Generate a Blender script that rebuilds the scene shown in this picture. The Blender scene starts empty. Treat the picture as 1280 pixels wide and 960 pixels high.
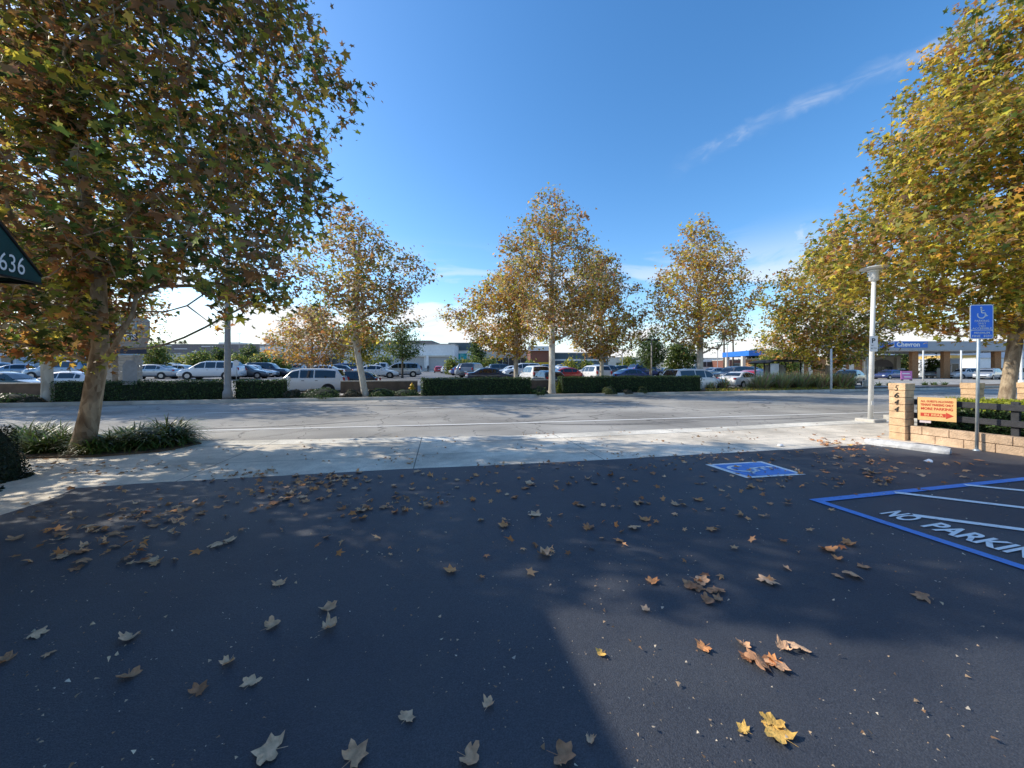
import bpy, math, random
import numpy as np
from mathutils import Vector, Matrix, noise as mnoise
R = math.radians
random.seed(7); rng = np.random.default_rng(7)
scene = bpy.context.scene
COL = scene.collection
# ---------------------------------------------------------------- places
F = 462.0; HY = 463.0; EYE = 1.5
CS, SN = 0.970, 0.2425                       # the street runs 14 degrees off the view
def rr(px): return (px - 640.0) / F
def at(px, Y): return (rr(px) * Y, Y)
def gp(px, py):                              # point of the flat ground
    Y = EYE * F / (py - HY); return (rr(px) * Y, Y)
def st(s, t): return (s*CS - t*SN, s*SN + t*CS)
def to_st(X, Y): return (X*CS + Y*SN, -X*SN + Y*CS)
def pt(px, t):
    Y = t / (CS - SN*rr(px)); return (rr(px)*Y, Y)
def zz(py, Y): return EYE - (py - HY) / F * Y
def fh(t):
    for (a, za), (b, zb) in zip(HT[:-1], HT[1:]):
        if t <= b: return za + (zb - za) * max(0, min(1, (t - a) / (b - a)))
    return HT[-1][1]
HT = [(-1e5, 0), (24.6, 0), (25.2, -.1), (28.5, -.08), (42, .62), (100, 1.1), (1e5, 1.1)]
def gz(X, Y):
    s, t = to_st(X, Y)
    if t <= 24.6: return 0.0
    k = 1 - .75 * max(0, min(1, (s - 32) / 20))
    return fh(t) * k
# ---------------------------------------------------------------- objects
def tag(o, label=None, cat=None, group=None, kind=None):
    if label: o['label'] = label
    if cat: o['category'] = cat
    if group: o['group'] = group
    if kind: o['kind'] = kind
    return o
def empty(name, loc, rz=0, label=None, cat=None, group=None):
    o = bpy.data.objects.new(name, None); COL.objects.link(o)
    o.location = loc; o.rotation_euler = (0, 0, rz); o.empty_display_size = .3
    return tag(o, label, cat, group)
def link(name, me, mat, parent=None, loc=None):
    o = bpy.data.objects.new(name, me); COL.objects.link(o)
    if mat is not None and len(me.materials) == 0: me.materials.append(mat)
    if parent is not None: o.parent = parent
    if loc is not None: o.location = loc
    return o
class MB:
    """collects faces; build() links them as ONE mesh"""
    def __init__(s): s.v = []; s.f = []; s.sm = []
    def add(s, vs, fs, smooth=False):
        n = len(s.v); s.v += [tuple(v) for v in vs]
        s.f += [tuple(i + n for i in f) for f in fs]; s.sm += [smooth]*len(fs); return s
    def box(s, c, d, rz=0, bev=0):
        x, y, z = d[0]/2, d[1]/2, d[2]/2; ca, sa = math.cos(rz), math.sin(rz)
        if bev > 0:
            b = min(bev, x*.45, y*.45, z*.45); V = []
            for sx in (-1, 1):
                for sy in (-1, 1):
                    for sz in (-1, 1):
                        V += [(sx*(x-b), sy*(y-b), sz*z), (sx*(x-b), sy*y, sz*(z-b)), (sx*x, sy*(y-b), sz*(z-b))]
            import bmesh
            bm = bmesh.new(); [bm.verts.new(v) for v in V]
            bmesh.ops.convex_hull(bm, input=bm.verts); bm.verts.index_update()
            vs = [v.co.copy() for v in bm.verts]; fs = [[v.index for v in f.verts] for f in bm.faces]; bm.free()
        else:
            vs = [(a, b_, c_) for a in (-x, x) for b_ in (-y, y) for c_ in (-z, z)]
            fs = [(0, 1, 3, 2), (4, 6, 7, 5), (0, 4, 5, 1), (2, 3, 7, 6), (0, 2, 6, 4), (1, 5, 7, 3)]
        vs = [(c[0] + v[0]*ca - v[1]*sa, c[1] + v[0]*sa + v[1]*ca, c[2] + v[2]) for v in vs]
        return s.add(vs, fs)
    def prism(s, poly, z0, z1):
        n = len(poly)
        a = sum(poly[i][0]*poly[(i+1) % n][1] - poly[(i+1) % n][0]*poly[i][1] for i in range(n))
        if a < 0: poly = poly[::-1]
        vs = [(x, y, z0) for x, y in poly] + [(x, y, z1) for x, y in poly]
        fs = [tuple(range(n-1, -1, -1)), tuple(range(n, 2*n))] + [(i, (i+1) % n, n + (i+1) % n, n+i) for i in range(n)]
        return s.add(vs, fs)
    def sheet(s, poly, z):
        n = len(poly)
        a = sum(poly[i][0]*poly[(i+1) % n][1] - poly[(i+1) % n][0]*poly[i][1] for i in range(n))
        if a < 0: poly = poly[::-1]
        return s.add([(x, y, z) for x, y in poly], [tuple(range(n))])
    def tube(s, pts, rad, n=8, cap=True, smooth=True):
        pts = [Vector(p) for p in pts]; m = len(pts)
        if not hasattr(rad, '__len__'): rad = [rad]*m
        vs = []; up = None
        for i in range(m):
            d = (pts[min(i+1, m-1)] - pts[max(i-1, 0)]).normalized()
            if up is None:
                up = d.cross(Vector((1, 0, 0)) if abs(d.x) < .8 else Vector((0, 1, 0))).normalized()
            else:
                up = (up - d*up.dot(d)).normalized()
            w = d.cross(up)
            for k in range(n):
                a = 2*math.pi*k/n; vs.append(pts[i] + (up*math.cos(a) + w*math.sin(a))*rad[i])
        fs = [(i*n+k, i*n+(k+1) % n, (i+1)*n+(k+1) % n, (i+1)*n+k) for i in range(m-1) for k in range(n)]
        if cap: fs += [tuple(range(n-1, -1, -1)), tuple((m-1)*n+k for k in range(n))]
        return s.add(vs, fs, smooth)
    def lathe(s, prof, c=(0, 0, 0), n=16, smooth=True):      # prof: (radius, z)
        vs = []; m = len(prof)
        for r_, z in prof:
            for k in range(n):
                a = 2*math.pi*k/n; vs.append((c[0]+r_*math.cos(a), c[1]+r_*math.sin(a), c[2]+z))
        fs = [(i*n+k, i*n+(k+1) % n, (i+1)*n+(k+1) % n, (i+1)*n+k) for i in range(m-1) for k in range(n)]
        fs += [tuple(range(n-1, -1, -1)), tuple((m-1)*n+k for k in range(n))]
        return s.add(vs, fs, smooth)
    def quad(s, a, b, c, d): return s.add([a, b, c, d], [(0, 1, 2, 3)])
    def mesh(s, name):
        me = bpy.data.meshes.new(name); me.from_pydata(s.v, [], s.f)
        me.polygons.foreach_set('use_smooth', s.sm); me.update(); return me
    def build(s, name, mat, parent=None, world=False):
        if world and parent is not None:
            px, py, pz = parent.location
            s.v = [(x-px, y-py, z-pz) for x, y, z in s.v]
        return link(name, s.mesh(name), mat, parent)
def copy_tree(o, parent=None):
    c = o.copy(); COL.objects.link(c); c.parent = parent
    for ch in list(o.children): copy_tree(ch, c)
    return c
# ---------------------------------------------------------------- materials
def newmat(name):
    m = bpy.data.materials.new(name); m.use_nodes = True
    nt = m.node_tree; b = nt.nodes['Principled BSDF']; return m, nt, b
def pm(name, col, rough=.7, var=.15, scale=6.0, bump=0.0, metal=0.0, spec=.4, detail=5, bscale=None, coat=0, stain=0):
    m, nt, b = newmat(name); N = nt.nodes; L = nt.links
    tc = N.new('ShaderNodeNewGeometry')
    if var > 0 or bump > 0:
        no = N.new('ShaderNodeTexNoise'); no.inputs['Scale'].default_value = scale; no.inputs['Detail'].default_value = detail
        L.new(tc.outputs['Position'], no.inputs['Vector'])
    if var > 0:
        rp = N.new('ShaderNodeMapRange'); rp.inputs['From Min'].default_value = .3; rp.inputs['From Max'].default_value = .7
        rp.inputs['To Min'].default_value = 1-var; rp.inputs['To Max'].default_value = 1+var
        L.new(no.outputs['Fac'], rp.inputs['Value'])
        mx = N.new('ShaderNodeVectorMath'); mx.operation = 'SCALE'; mx.inputs[0].default_value = col[:3]
        L.new(rp.outputs['Result'], mx.inputs['Scale'])
        out = mx.outputs['Vector']
        if stain > 0:
            n2 = N.new('ShaderNodeTexNoise'); n2.inputs['Scale'].default_value = scale*.12; n2.inputs['Detail'].default_value = 6
            L.new(tc.outputs['Position'], n2.inputs['Vector'])
            r2 = N.new('ShaderNodeMapRange'); r2.inputs['From Min'].default_value = .35; r2.inputs['From Max'].default_value = .65
            r2.inputs['To Min'].default_value = 1-stain; r2.inputs['To Max'].default_value = 1+stain*.5
            L.new(n2.outputs['Fac'], r2.inputs['Value'])
            m2 = N.new('ShaderNodeVectorMath'); m2.operation = 'SCALE'; L.new(out, m2.inputs[0]); L.new(r2.outputs['Result'], m2.inputs['Scale'])
            out = m2.outputs['Vector']
        L.new(out, b.inputs['Base Color'])
    else: b.inputs['Base Color'].default_value = (*col[:3], 1)
    b.inputs['Roughness'].default_value = rough; b.inputs['Metallic'].default_value = metal
    b.inputs['Specular IOR Level'].default_value = spec
    if coat: b.inputs['Coat Weight'].default_value = coat; b.inputs['Coat Roughness'].default_value = .05
    if bump > 0:
        bn = N.new('ShaderNodeTexNoise'); bn.inputs['Scale'].default_value = bscale or scale*6; bn.inputs['Detail'].default_value = 4
        L.new(tc.outputs['Position'], bn.inputs['Vector'])
        bp = N.new('ShaderNodeBump'); bp.inputs['Strength'].default_value = bump; bp.inputs['Distance'].default_value = .02
        L.new(bn.outputs['Fac'], bp.inputs['Height']); L.new(bp.outputs['Normal'], b.inputs['Normal'])
    return m
def leafmat(name, trans=.45, gloss=.5, var=.25):
    m = bpy.data.materials.new(name); m.use_nodes = True; nt = m.node_tree; N = nt.nodes; L = nt.links
    b = N['Principled BSDF']; out = N['Material Output']
    a = N.new('ShaderNodeAttribute'); a.attribute_name = 'Col'
    b.inputs['Roughness'].default_value = gloss; b.inputs['Specular IOR Level'].default_value = .35
    L.new(a.outputs['Color'], b.inputs['Base Color'])
    t = N.new('ShaderNodeBsdfTranslucent')
    g = N.new('ShaderNodeGamma'); g.inputs['Gamma'].default_value = .85; L.new(a.outputs['Color'], g.inputs['Color']); L.new(g.outputs['Color'], t.inputs['Color'])
    mx = N.new('ShaderNodeMixShader'); mx.inputs['Fac'].default_value = trans
    L.new(b.outputs['BSDF'], mx.inputs[1]); L.new(t.outputs['BSDF'], mx.inputs[2]); L.new(mx.outputs['Shader'], out.inputs['Surface'])
    return m
M = {}
M['leaf'] = leafmat('sycamore_leaf', .5)
M['leaf_small'] = leafmat('small_leaf', .3, .45)
M['blade'] = leafmat('blade_leaf', .3, .4)
# ---------------------------------------------------------------- leaf clouds
def template(kind):
    if kind == 'lobed':
        o = [(-90, .22), (-38, .66), (-6, .42), (28, .95), (60, .46), (90, 1.08), (120, .46), (152, .95), (186, .42), (218, .66)]
    elif kind == 'mid':
        o = [(-90, .35), (-15, .75), (30, .5), (90, 1.0), (150, .5), (195, .75)]
    elif kind == 'oval':
        o = [(-90, 1.), (0, .5), (90, 1.0), (180, .5)]
        return np.array([(math.cos(R(a))*r_, math.sin(R(a))*r_, -.12*abs(math.cos(R(a)))) for a, r_ in o]), [(0, 1, 2, 3)]
    v = [(0, 0, .06)] + [(math.cos(R(a))*r_, math.sin(R(a))*r_, -.2*r_*r_) for a, r_ in o]
    n = len(o)
    return np.array(v), [(0, 1+k, 1+(k+1) % n) for k in range(n)]
def unit(a): return a / np.maximum(np.linalg.norm(a, axis=1, keepdims=True), 1e-9)
def leafcloud(name, pos, nrm, size, col, kind, mat, parent=None, g=rng):
    tv, tf = template(kind); n = len(pos); k = len(tv); fl = len(tf[0])
    nrm = unit(nrm); a = unit(np.cross(nrm, unit(g.normal(size=(n, 3))))); b = np.cross(nrm, a)
    S = size[:, None, None]
    ax_ = g.uniform(.5, 1.12, (n, 1, 1)); ay_ = g.uniform(.75, 1.1, (n, 1, 1))
    V = pos[:, None, :] + S*(tv[None, :, 0:1]*ax_*a[:, None, :] + tv[None, :, 1:2]*ay_*b[:, None, :] + (tv[None, :, 2:3] + (1-ax_)*np.abs(tv[None, :, 0:1])*.9)*nrm[:, None, :]*g.uniform(-.6, 2.2, (n, 1, 1)))
    V = V.reshape(-1, 3)
    if parent is not None: V = V - np.array(parent.location)
    tf = np.array(tf); Fi = (tf[None] + (np.arange(n)*k)[:, None, None]).reshape(-1)
    me = bpy.data.meshes.new(name); me.vertices.add(len(V)); me.vertices.foreach_set('co', V.astype(np.float32).ravel())
    me.loops.add(len(Fi)); me.loops.foreach_set('vertex_index', Fi.astype(np.int32))
    me.polygons.add(len(Fi)//fl); me.polygons.foreach_set('loop_start', (np.arange(len(Fi)//fl)*fl).astype(np.int32))
    me.update(calc_edges=True)
    ca = me.attributes.new('Col', 'FLOAT_COLOR', 'POINT')
    C4 = np.ones((n, k, 4), np.float32); C4[:, :, :3] = col[:, None, :]
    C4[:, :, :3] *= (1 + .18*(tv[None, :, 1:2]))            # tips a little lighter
    ca.data.foreach_set('color', C4.clip(0, 1).ravel())
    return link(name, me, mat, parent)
PAL = dict(green=(.11, .16, .025), dgreen=(.05, .08, .02), olive=(.29, .27, .045), yellow=(.68, .55, .06), gold=(.64, .38, .06),
           rust=(.36, .15, .05), brown=(.26, .15, .07), orange=(.58, .26, .06), tan=(.48, .34, .18))
def pick(weights, n, g, cl=None):
    """a colour for each leaf; cl gives each leaf a clump id so that clumps share a tone"""
    ks = list(weights); w = np.array([weights[k] for k in ks], float); w /= w.sum()
    P = np.array([PAL[k] for k in ks])
    i = g.choice(len(ks), n, p=w)
    if cl is not None:
        ci = g.choice(len(ks), int(cl.max())+1, p=w)[cl]; m = g.random(n) < .5; i = np.where(m, ci, i)
    c = P[i] * g.uniform(.7, 1.35, (n, 1))
    return c * (1 + g.normal(0, .06, (n, 3)))
# ---------------------------------------------------------------- trees
def grow(name, trunk, r0, crown, npts, nleaf, size, pal, label, cat='tree', group=None, kind='mid', ry=1.0, seed=1,
         gap=.0, bark=None, spread=.28, lump=.35, reject=None, thin=None, mat=None, droop=0, hang=.35, rexp=.5, tname='sycamore_tree'):
    """trunk: points from the ground up; crown: (z, radius, dx, dy) profile; a tree > trunk, crown"""
    g = np.random.default_rng(seed); bx, by, bz = trunk[0]
    root = empty(name, (bx, by, bz), 0, label, cat, group)
    Z = np.array([c[0] for c in crown]); RR = np.array([c[1] for c in crown]); DX = np.array([c[2] for c in crown]); DY = np.array([c[3] for c in crown])
    pts = []; off = Vector((seed*3.1, seed*1.7, 0))
    zz_ = np.linspace(Z[0], Z[-1], 60); w = np.interp(zz_, Z, RR)**1.6 + .02; w /= w.sum()
    while len(pts) < npts:
        z = g.choice(zz_, p=w) + g.uniform(-.5, .5)*(zz_[1]-zz_[0]); a = g.uniform(0, 2*math.pi)
        rad = np.interp(z, Z, RR)
        rad *= 1 - lump*.5 + lump*mnoise.noise(Vector((math.cos(a)*1.3, math.sin(a)*1.3, z*.45)) + off)*1.6
        u = g.random()**rexp
        x = bx + np.interp(z, Z, DX) + math.cos(a)*rad*u; y = by + np.interp(z, Z, DY) + math.sin(a)*rad*u*ry
        if gap > 0 and mnoise.noise(Vector((x*.75, y*.75, z*.9)) + off) < gap - .45 and g.random() < .85: continue
        if reject and reject(x, y, z): continue
        if droop: z -= droop*max(0, u-.5)*g.random()
        if reject and reject(x, y, z): continue
        pts.append((x, y, z))
    P = np.array(pts)
    tp = [Vector(p) for p in trunk]; nodes = []; par = []; plen = []
    for i in range(len(tp)-1):
        k = max(2, int((tp[i+1]-tp[i]).length/.3))
        for j in range(k):
            q = tp[i].lerp(tp[i+1], j/k); 
            nodes.append((q.x, q.y, q.z)); par.append(len(nodes)-2); plen.append(0 if len(nodes) == 1 else plen[-1]+.3)
    nt0 = len(nodes); cap = nt0 + npts*8
    ND = np.zeros((cap, 3)); ND[:nt0] = nodes; PL = np.zeros(cap); PL[:nt0] = plen; PA = np.full(cap, -1); PA[:nt0] = par; n = nt0
    dt = np.array([np.min(np.linalg.norm(ND[:nt0]-p, axis=1)) for p in P])
    order = np.argsort(dt); zmin = Z[0]*.75 + bz*.25
    ok0 = ND[:nt0, 2] > max(zmin*.8, bz+.3*(Z[0]-bz))
    tips = []
    for oi in order:
        p = P[oi]; d = ND[:n]-p; D = np.linalg.norm(d, axis=1)
        cost = D*(1 + .9*np.clip(d[:, 2]/(D+1e-6)+.15, 0, 1)) + .22*PL[:n]
        cost[:nt0][~ok0] += 50
        j = int(np.argmin(cost)); L_ = D[j]; k = max(1, int(L_/.35)); a = ND[j].copy(); last = j
        bend = g.normal(0, .05, 3)*L_; bend[2] -= .08*L_
        for q in range(1, k+1):
            f = q/k; ND[n] = a + (p-a)*f + bend*math.sin(math.pi*f); PL[n] = PL[last] + L_/k; PA[n] = last; last = n; n += 1
            if n >= cap-1: break
        tips.append(last)
        if n >= cap-20: break
    cnt = np.zeros(n)
    for t_ in tips: cnt[t_] += 1
    for i in range(n-1, 0, -1): cnt[PA[i]] += cnt[i]
    cnt = np.maximum(cnt, 1); mxc = cnt[0]
    rad = np.maximum(r0*.92*(cnt/mxc)**.48, .006)
    for i in range(nt0): rad[i] = max(rad[i], r0*(1 - .75*i/nt0)) * (1 + .32*math.exp(-i*.9))
    ch = [[] for _ in range(n)]
    for i in range(1, n): ch[PA[i]].append(i)
    mb = MB(); stack = [(0, None)]
    while stack:
        i, p0 = stack.pop(); chain = [] if p0 is None else [p0]; rs = [] if p0 is None else [min(rad[p0], rad[i]*1.25)]
        while True:
            chain.append(i); rs.append(rad[i]); cs = ch[i]
            if not cs: break
            cs = sorted(cs, key=lambda c: (c < nt0, cnt[c]), reverse=True)
            for c in cs[1:]: stack.append((c, i))
            i = cs[0]
        if len(chain) > 1:
            if rs[0] < .008 and len(chain) > 3: chain = chain[::2] if (len(chain) % 2) else chain[::2]+[chain[-1]]; rs = [rad[c] for c in chain]
            mb.tube([ND[c] for c in chain], rs, 12 if rs[0] > .1 else (6 if rs[0] > .03 else 3), cap=False)
    mb.build('trunk', bark or M['bark'], root, world=True)
    # leaves round the tips
    tips = np.array(tips); pa = PA[tips]; ti = g.integers(0, len(tips), nleaf)
    f = g.uniform(0, 1, (nleaf, 1)); base = ND[tips[ti]]*(1-f*.6) + ND[np.maximum(PA[np.maximum(pa[ti], 0)], 0)]*f*.6
    pos = base + g.normal(0, 1, (nleaf, 3))*spread*np.array([1, 1, .8])
    if thin is not None:
        keep = np.array([g.random() < thin(*q) for q in pos]); pos = pos[keep]; ti = ti[keep]
    if reject is not None:
        keep = np.array([not reject(*q) for q in pos]); pos = pos[keep]; ti = ti[keep]
    nl = len(pos); cen = np.array([bx, by, 0]); o = unit((pos-cen)*np.array([1, 1, .0]))
    nr = o*hang + np.array([0, 0, .75]) + g.normal(0, .55, (nl, 3))
    sz = size*g.uniform(.5, 1.3, nl); c = pick(pal, nl, g, ti)
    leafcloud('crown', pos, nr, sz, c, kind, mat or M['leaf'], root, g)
    return root
# ================================================================ setting materials
def street_mat(name, base, crack=.5, rot=R(14), patch=.26):
    m, nt, b = newmat(name); N = nt.nodes; L = nt.links
    g = N.new('ShaderNodeNewGeometry'); mp = N.new('ShaderNodeMapping'); mp.inputs['Rotation'].default_value = (0, 0, -rot)
    L.new(g.outputs['Position'], mp.inputs['Vector'])
    def noise(sc, det, vec=None):
        n = N.new('ShaderNodeTexNoise'); n.inputs['Scale'].default_value = sc; n.inputs['Detail'].default_value = det
        L.new(vec or mp.outputs['Vector'], n.inputs['Vector']); return n
    def rng_(src, a, b_, c, d):
        r = N.new('ShaderNodeMapRange'); L.new(src, r.inputs['Value'])
        for k, v in zip(('From Min', 'From Max', 'To Min', 'To Max'), (a, b_, c, d)): r.inputs[k].default_value = v
        return r.outputs['Result']
    def mul(a, b_):
        x = N.new('ShaderNodeMath'); x.operation = 'MULTIPLY'; L.new(a, x.inputs[0])
        if isinstance(b_, float): x.inputs[1].default_value = b_
        else: L.new(b_, x.inputs[1])
        return x.outputs[0]
    n1 = noise(.35, 5); n2 = noise(60, 3); 
    ms = N.new('ShaderNodeMapping'); ms.inputs['Scale'].default_value = (.08, 1.1, 1); L.new(mp.outputs['Vector'], ms.inputs['Vector'])
    n3 = noise(1.0, 4, ms.outputs['Vector'])                                         # wheel tracks along the street
    f = mul(mul(rng_(n1.outputs['Fac'], .35, .65, 1-patch, 1+patch), rng_(n2.outputs['Fac'], .3, .7, .75, 1.25)), rng_(n3.outputs['Fac'], .35, .65, .9, 1.1))
    if crack > 0:
        wn = noise(.8, 4); ad = N.new('ShaderNodeVectorMath'); ad.operation = 'MULTIPLY_ADD'
        L.new(wn.outputs['Color'], ad.inputs[0]); ad.inputs[1].default_value = (1.6, 1.6, 0); L.new(mp.outputs['Vector'], ad.inputs[2])
        for sc, w in ((.22, .006), (.6, .008)):
            v = N.new('ShaderNodeTexVoronoi'); v.feature = 'DISTANCE_TO_EDGE'; v.inputs['Scale'].default_value = sc
            L.new(ad.outputs['Vector'], v.inputs['Vector'])
            f = mul(f, rng_(v.outputs['Distance'], w*.35, w, 1-crack, 1.))
    s = N.new('ShaderNodeVectorMath'); s.operation = 'SCALE'; s.inputs[0].default_value = base; L.new(f, s.inputs['Scale'])
    L.new(s.outputs['Vector'], b.inputs['Base Color']); b.inputs['Roughness'].default_value = .85
    bp = N.new('ShaderNodeBump'); bp.inputs['Strength'].default_value = .5; bp.inputs['Distance'].default_value = .01
    n4 = noise(120, 2); L.new(n4.outputs['Fac'], bp.inputs['Height']); L.new(bp.outputs['Normal'], b.inputs['Normal'])
    return m
def lot_mat():
    """freshly sealed asphalt: dark, fine grit, a few scuffs and pale dust"""
    m, nt, b = newmat('sealed_asphalt'); N = nt.nodes; L = nt.links
    g = N.new('ShaderNodeNewGeometry')
    def noise(sc, det, dist=0):
        n = N.new('ShaderNodeTexNoise'); n.inputs['Scale'].default_value = sc; n.inputs['Detail'].default_value = det; n.inputs['Distortion'].default_value = dist
        L.new(g.outputs['Position'], n.inputs['Vector']); return n.outputs['Fac']
    def ramp(src, p0, c0, p1, c1):
        r = N.new('ShaderNodeValToRGB'); L.new(src, r.inputs['Fac']); e = r.color_ramp.elements
        e[0].position = p0; e[0].color = (*c0, 1); e[1].position = p1; e[1].color = (*c1, 1); return r.outputs['Color']
    def mix(a, b_, f, mode='MULTIPLY'):
        x = N.new('ShaderNodeMixRGB'); x.blend_type = mode; L.new(a, x.inputs[1]); L.new(b_, x.inputs[2])
        if isinstance(f, float): x.inputs[0].default_value = f
        else: L.new(f, x.inputs[0])
        return x.outputs[0]
    c = ramp(noise(.5, 6, .6), .35, (.036, .041, .055), .68, (.066, .070, .082))
    c = mix(c, ramp(noise(170, 3), .38, (.6, .6, .6), .72, (1.7, 1.68, 1.6)), .75)
    dust = ramp(noise(1.7, 8, 1.5), .52, (0, 0, 0), .78, (.5, .5, .5))
    dc = N.new('ShaderNodeRGB'); dc.outputs[0].default_value = (.10, .095, .085, 1)
    x = N.new('ShaderNodeMixRGB'); L.new(dust, x.inputs[0]); L.new(c, x.inputs[1]); L.new(dc.outputs[0], x.inputs[2])
    x2 = N.new('ShaderNodeMixRGB'); x2.inputs[0].default_value = .35; L.new(c, x2.inputs[1]); L.new(x.outputs[0], x2.inputs[2])
    L.new(x2.outputs[0], b.inputs['Base Color'])
    b.inputs['Roughness'].default_value = .62; b.inputs['Specular IOR Level'].default_value = .5
    bp = N.new('ShaderNodeBump'); bp.inputs['Strength'].default_value = .75; bp.inputs['Distance'].default_value = .006
    L.new(noise(190, 3), bp.inputs['Height']); 
    bp2 = N.new('ShaderNodeBump'); bp2.inputs['Strength'].default_value = .25; bp2.inputs['Distance'].default_value = .05
    L.new(noise(3, 5), bp2.inputs['Height']); L.new(bp2.outputs['Normal'], bp.inputs['Normal']); L.new(bp.outputs['Normal'], b.inputs['Normal'])
    return m
def concrete_mat(name, base=(.82, .72, .57), joint=(1.55, 1.5), rot=R(11)):
    m, nt, b = newmat(name); N = nt.nodes; L = nt.links
    g = N.new('ShaderNodeNewGeometry'); mp = N.new('ShaderNodeMapping'); mp.inputs['Rotation'].default_value = (0, 0, -rot); mp.inputs['Location'].default_value = (.4, .75, 0)
    L.new(g.outputs['Position'], mp.inputs['Vector'])
    def noise(sc, det):
        n = N.new('ShaderNodeTexNoise'); n.inputs['Scale'].default_value = sc; n.inputs['Detail'].default_value = det; L.new(g.outputs['Position'], n.inputs['Vector']); return n.outputs['Fac']
    def mr(src, a, b_, c, d):
        r = N.new('ShaderNodeMapRange'); L.new(src, r.inputs['Value'])
        for k, v in zip(('From Min', 'From Max', 'To Min', 'To Max'), (a, b_, c, d)): r.inputs[k].default_value = v
        return r.outputs['Result']
    def mul(a, b_):
        x = N.new('ShaderNodeMath'); x.operation = 'MULTIPLY'; L.new(a, x.inputs[0]); L.new(b_, x.inputs[1]); return x.outputs[0]
    f = mul(mul(mr(noise(.7, 7), .36, .62, .66, 1.08), mr(noise(40, 4), .3, .7, .86, 1.12)), mr(noise(5, 8), .35, .6, .86, 1.04))
    if joint:
        br = N.new('ShaderNodeTexBrick'); br.offset = 0; br.inputs['Scale'].default_value = 1; br.inputs['Mortar Size'].default_value = .010
        br.inputs['Mortar Smooth'].default_value = .3; br.inputs['Brick Width'].default_value = joint[0]*2; br.inputs['Row Height'].default_value = joint[1]
        br.inputs['Color1'].default_value = (1, 1, 1, 1); br.inputs['Color2'].default_value = (.93, .93, .93, 1); br.inputs['Mortar'].default_value = (.32, .30, .27, 1)
        L.new(mp.outputs['Vector'], br.inputs['Vector']); bw = N.new('ShaderNodeRGBToBW'); L.new(br.outputs['Color'], bw.inputs[0]); f = mul(f, bw.outputs[0])
    s = N.new('ShaderNodeVectorMath'); s.operation = 'SCALE'; s.inputs[0].default_value = base; L.new(f, s.inputs['Scale'])
    L.new(s.outputs['Vector'], b.inputs['Base Color']); b.inputs['Roughness'].default_value = .9
    bp = N.new('ShaderNodeBump'); bp.inputs['Strength'].default_value = .35; bp.inputs['Distance'].default_value = .008
    L.new(noise(90, 3), bp.inputs['Height']); L.new(bp.outputs['Normal'], b.inputs['Normal'])
    return m
def bark_mat(name, a, b_, sc=3.0):
    m, nt, b = newmat(name); N = nt.nodes; L = nt.links
    g = N.new('ShaderNodeNewGeometry'); mp = N.new('ShaderNodeMapping'); mp.inputs['Scale'].default_value = (1, 1, .45); L.new(g.outputs['Position'], mp.inputs['Vector'])
    n = N.new('ShaderNodeTexNoise'); n.inputs['Scale'].default_value = sc; n.inputs['Detail'].default_value = 7; n.inputs['Distortion'].default_value = .8; L.new(mp.outputs['Vector'], n.inputs['Vector'])
    v = N.new('ShaderNodeTexVoronoi'); v.inputs['Scale'].default_value = sc*5; L.new(mp.outputs['Vector'], v.inputs['Vector'])
    ad = N.new('ShaderNodeMixRGB'); ad.inputs[0].default_value = .16; L.new(n.outputs['Fac'], ad.inputs[1]); L.new(v.outputs['Color'], ad.inputs[2])
    r = N.new('ShaderNodeValToRGB'); L.new(ad.outputs[0], r.inputs['Fac']); e = r.color_ramp.elements
    e[0].position = .36; e[0].color = (*a, 1); e[1].position = .62; e[1].color = (*b_, 1)
    L.new(r.outputs['Color'], b.inputs['Base Color']); b.inputs['Roughness'].default_value = .9
    bp = N.new('ShaderNodeBump'); bp.inputs['Strength'].default_value = .5; bp.inputs['Distance'].default_value = .03
    n2 = N.new('ShaderNodeTexNoise'); n2.inputs['Scale'].default_value = sc*7; n2.inputs['Detail'].default_value = 6; L.new(mp.outputs['Vector'], n2.inputs['Vector'])
    L.new(n2.outputs['Fac'], bp.inputs['Height']); L.new(bp.outputs['Normal'], b.inputs['Normal']); return m
def wornpaint(name, col, under=(.03, .035, .045), wear=.45, scale=9):
    m, nt, b = newmat(name); N = nt.nodes; L = nt.links
    g = N.new('ShaderNodeNewGeometry'); n = N.new('ShaderNodeTexNoise'); n.inputs['Scale'].default_value = scale; n.inputs['Detail'].default_value = 9; n.inputs['Roughness'].default_value = .75
    L.new(g.outputs['Position'], n.inputs['Vector']); r = N.new('ShaderNodeValToRGB'); L.new(n.outputs['Fac'], r.inputs['Fac']); e = r.color_ramp.elements
    e[0].position = wear-.16; e[0].color = (*[u*.55+c*.45 for u, c in zip(under, col)], 1); e[1].position = wear+.02; e[1].color = (*col, 1)
    L.new(r.outputs['Color'], b.inputs['Base Color']); b.inputs['Roughness'].default_value = .6
    bp = N.new('ShaderNodeBump'); bp.inputs['Strength'].default_value = .5; bp.inputs['Distance'].default_value = .005
    n2 = N.new('ShaderNodeTexNoise'); n2.inputs['Scale'].default_value = 170; L.new(g.outputs['Position'], n2.inputs['Vector'])
    L.new(n2.outputs['Fac'], bp.inputs['Height']); L.new(bp.outputs['Normal'], b.inputs['Normal']); return m
M['bark'] = bark_mat('sycamore_bark', (.13, .085, .05), (.42, .33, .22), 3.4)
M['bark_pale'] = bark_mat('pale_bark', (.30, .25, .19), (.60, .56, .47), 1.3)
M['bark_dark'] = bark_mat('dark_bark', (.07, .05, .035), (.18, .14, .10), 3)
M['lot'] = lot_mat()
M['street'] = street_mat('street_asphalt', (.33, .31, .275))
M['farlot'] = street_mat('far_lot_asphalt', (.16, .16, .16), .3)
M['conc'] = concrete_mat('apron_concrete')
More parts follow.
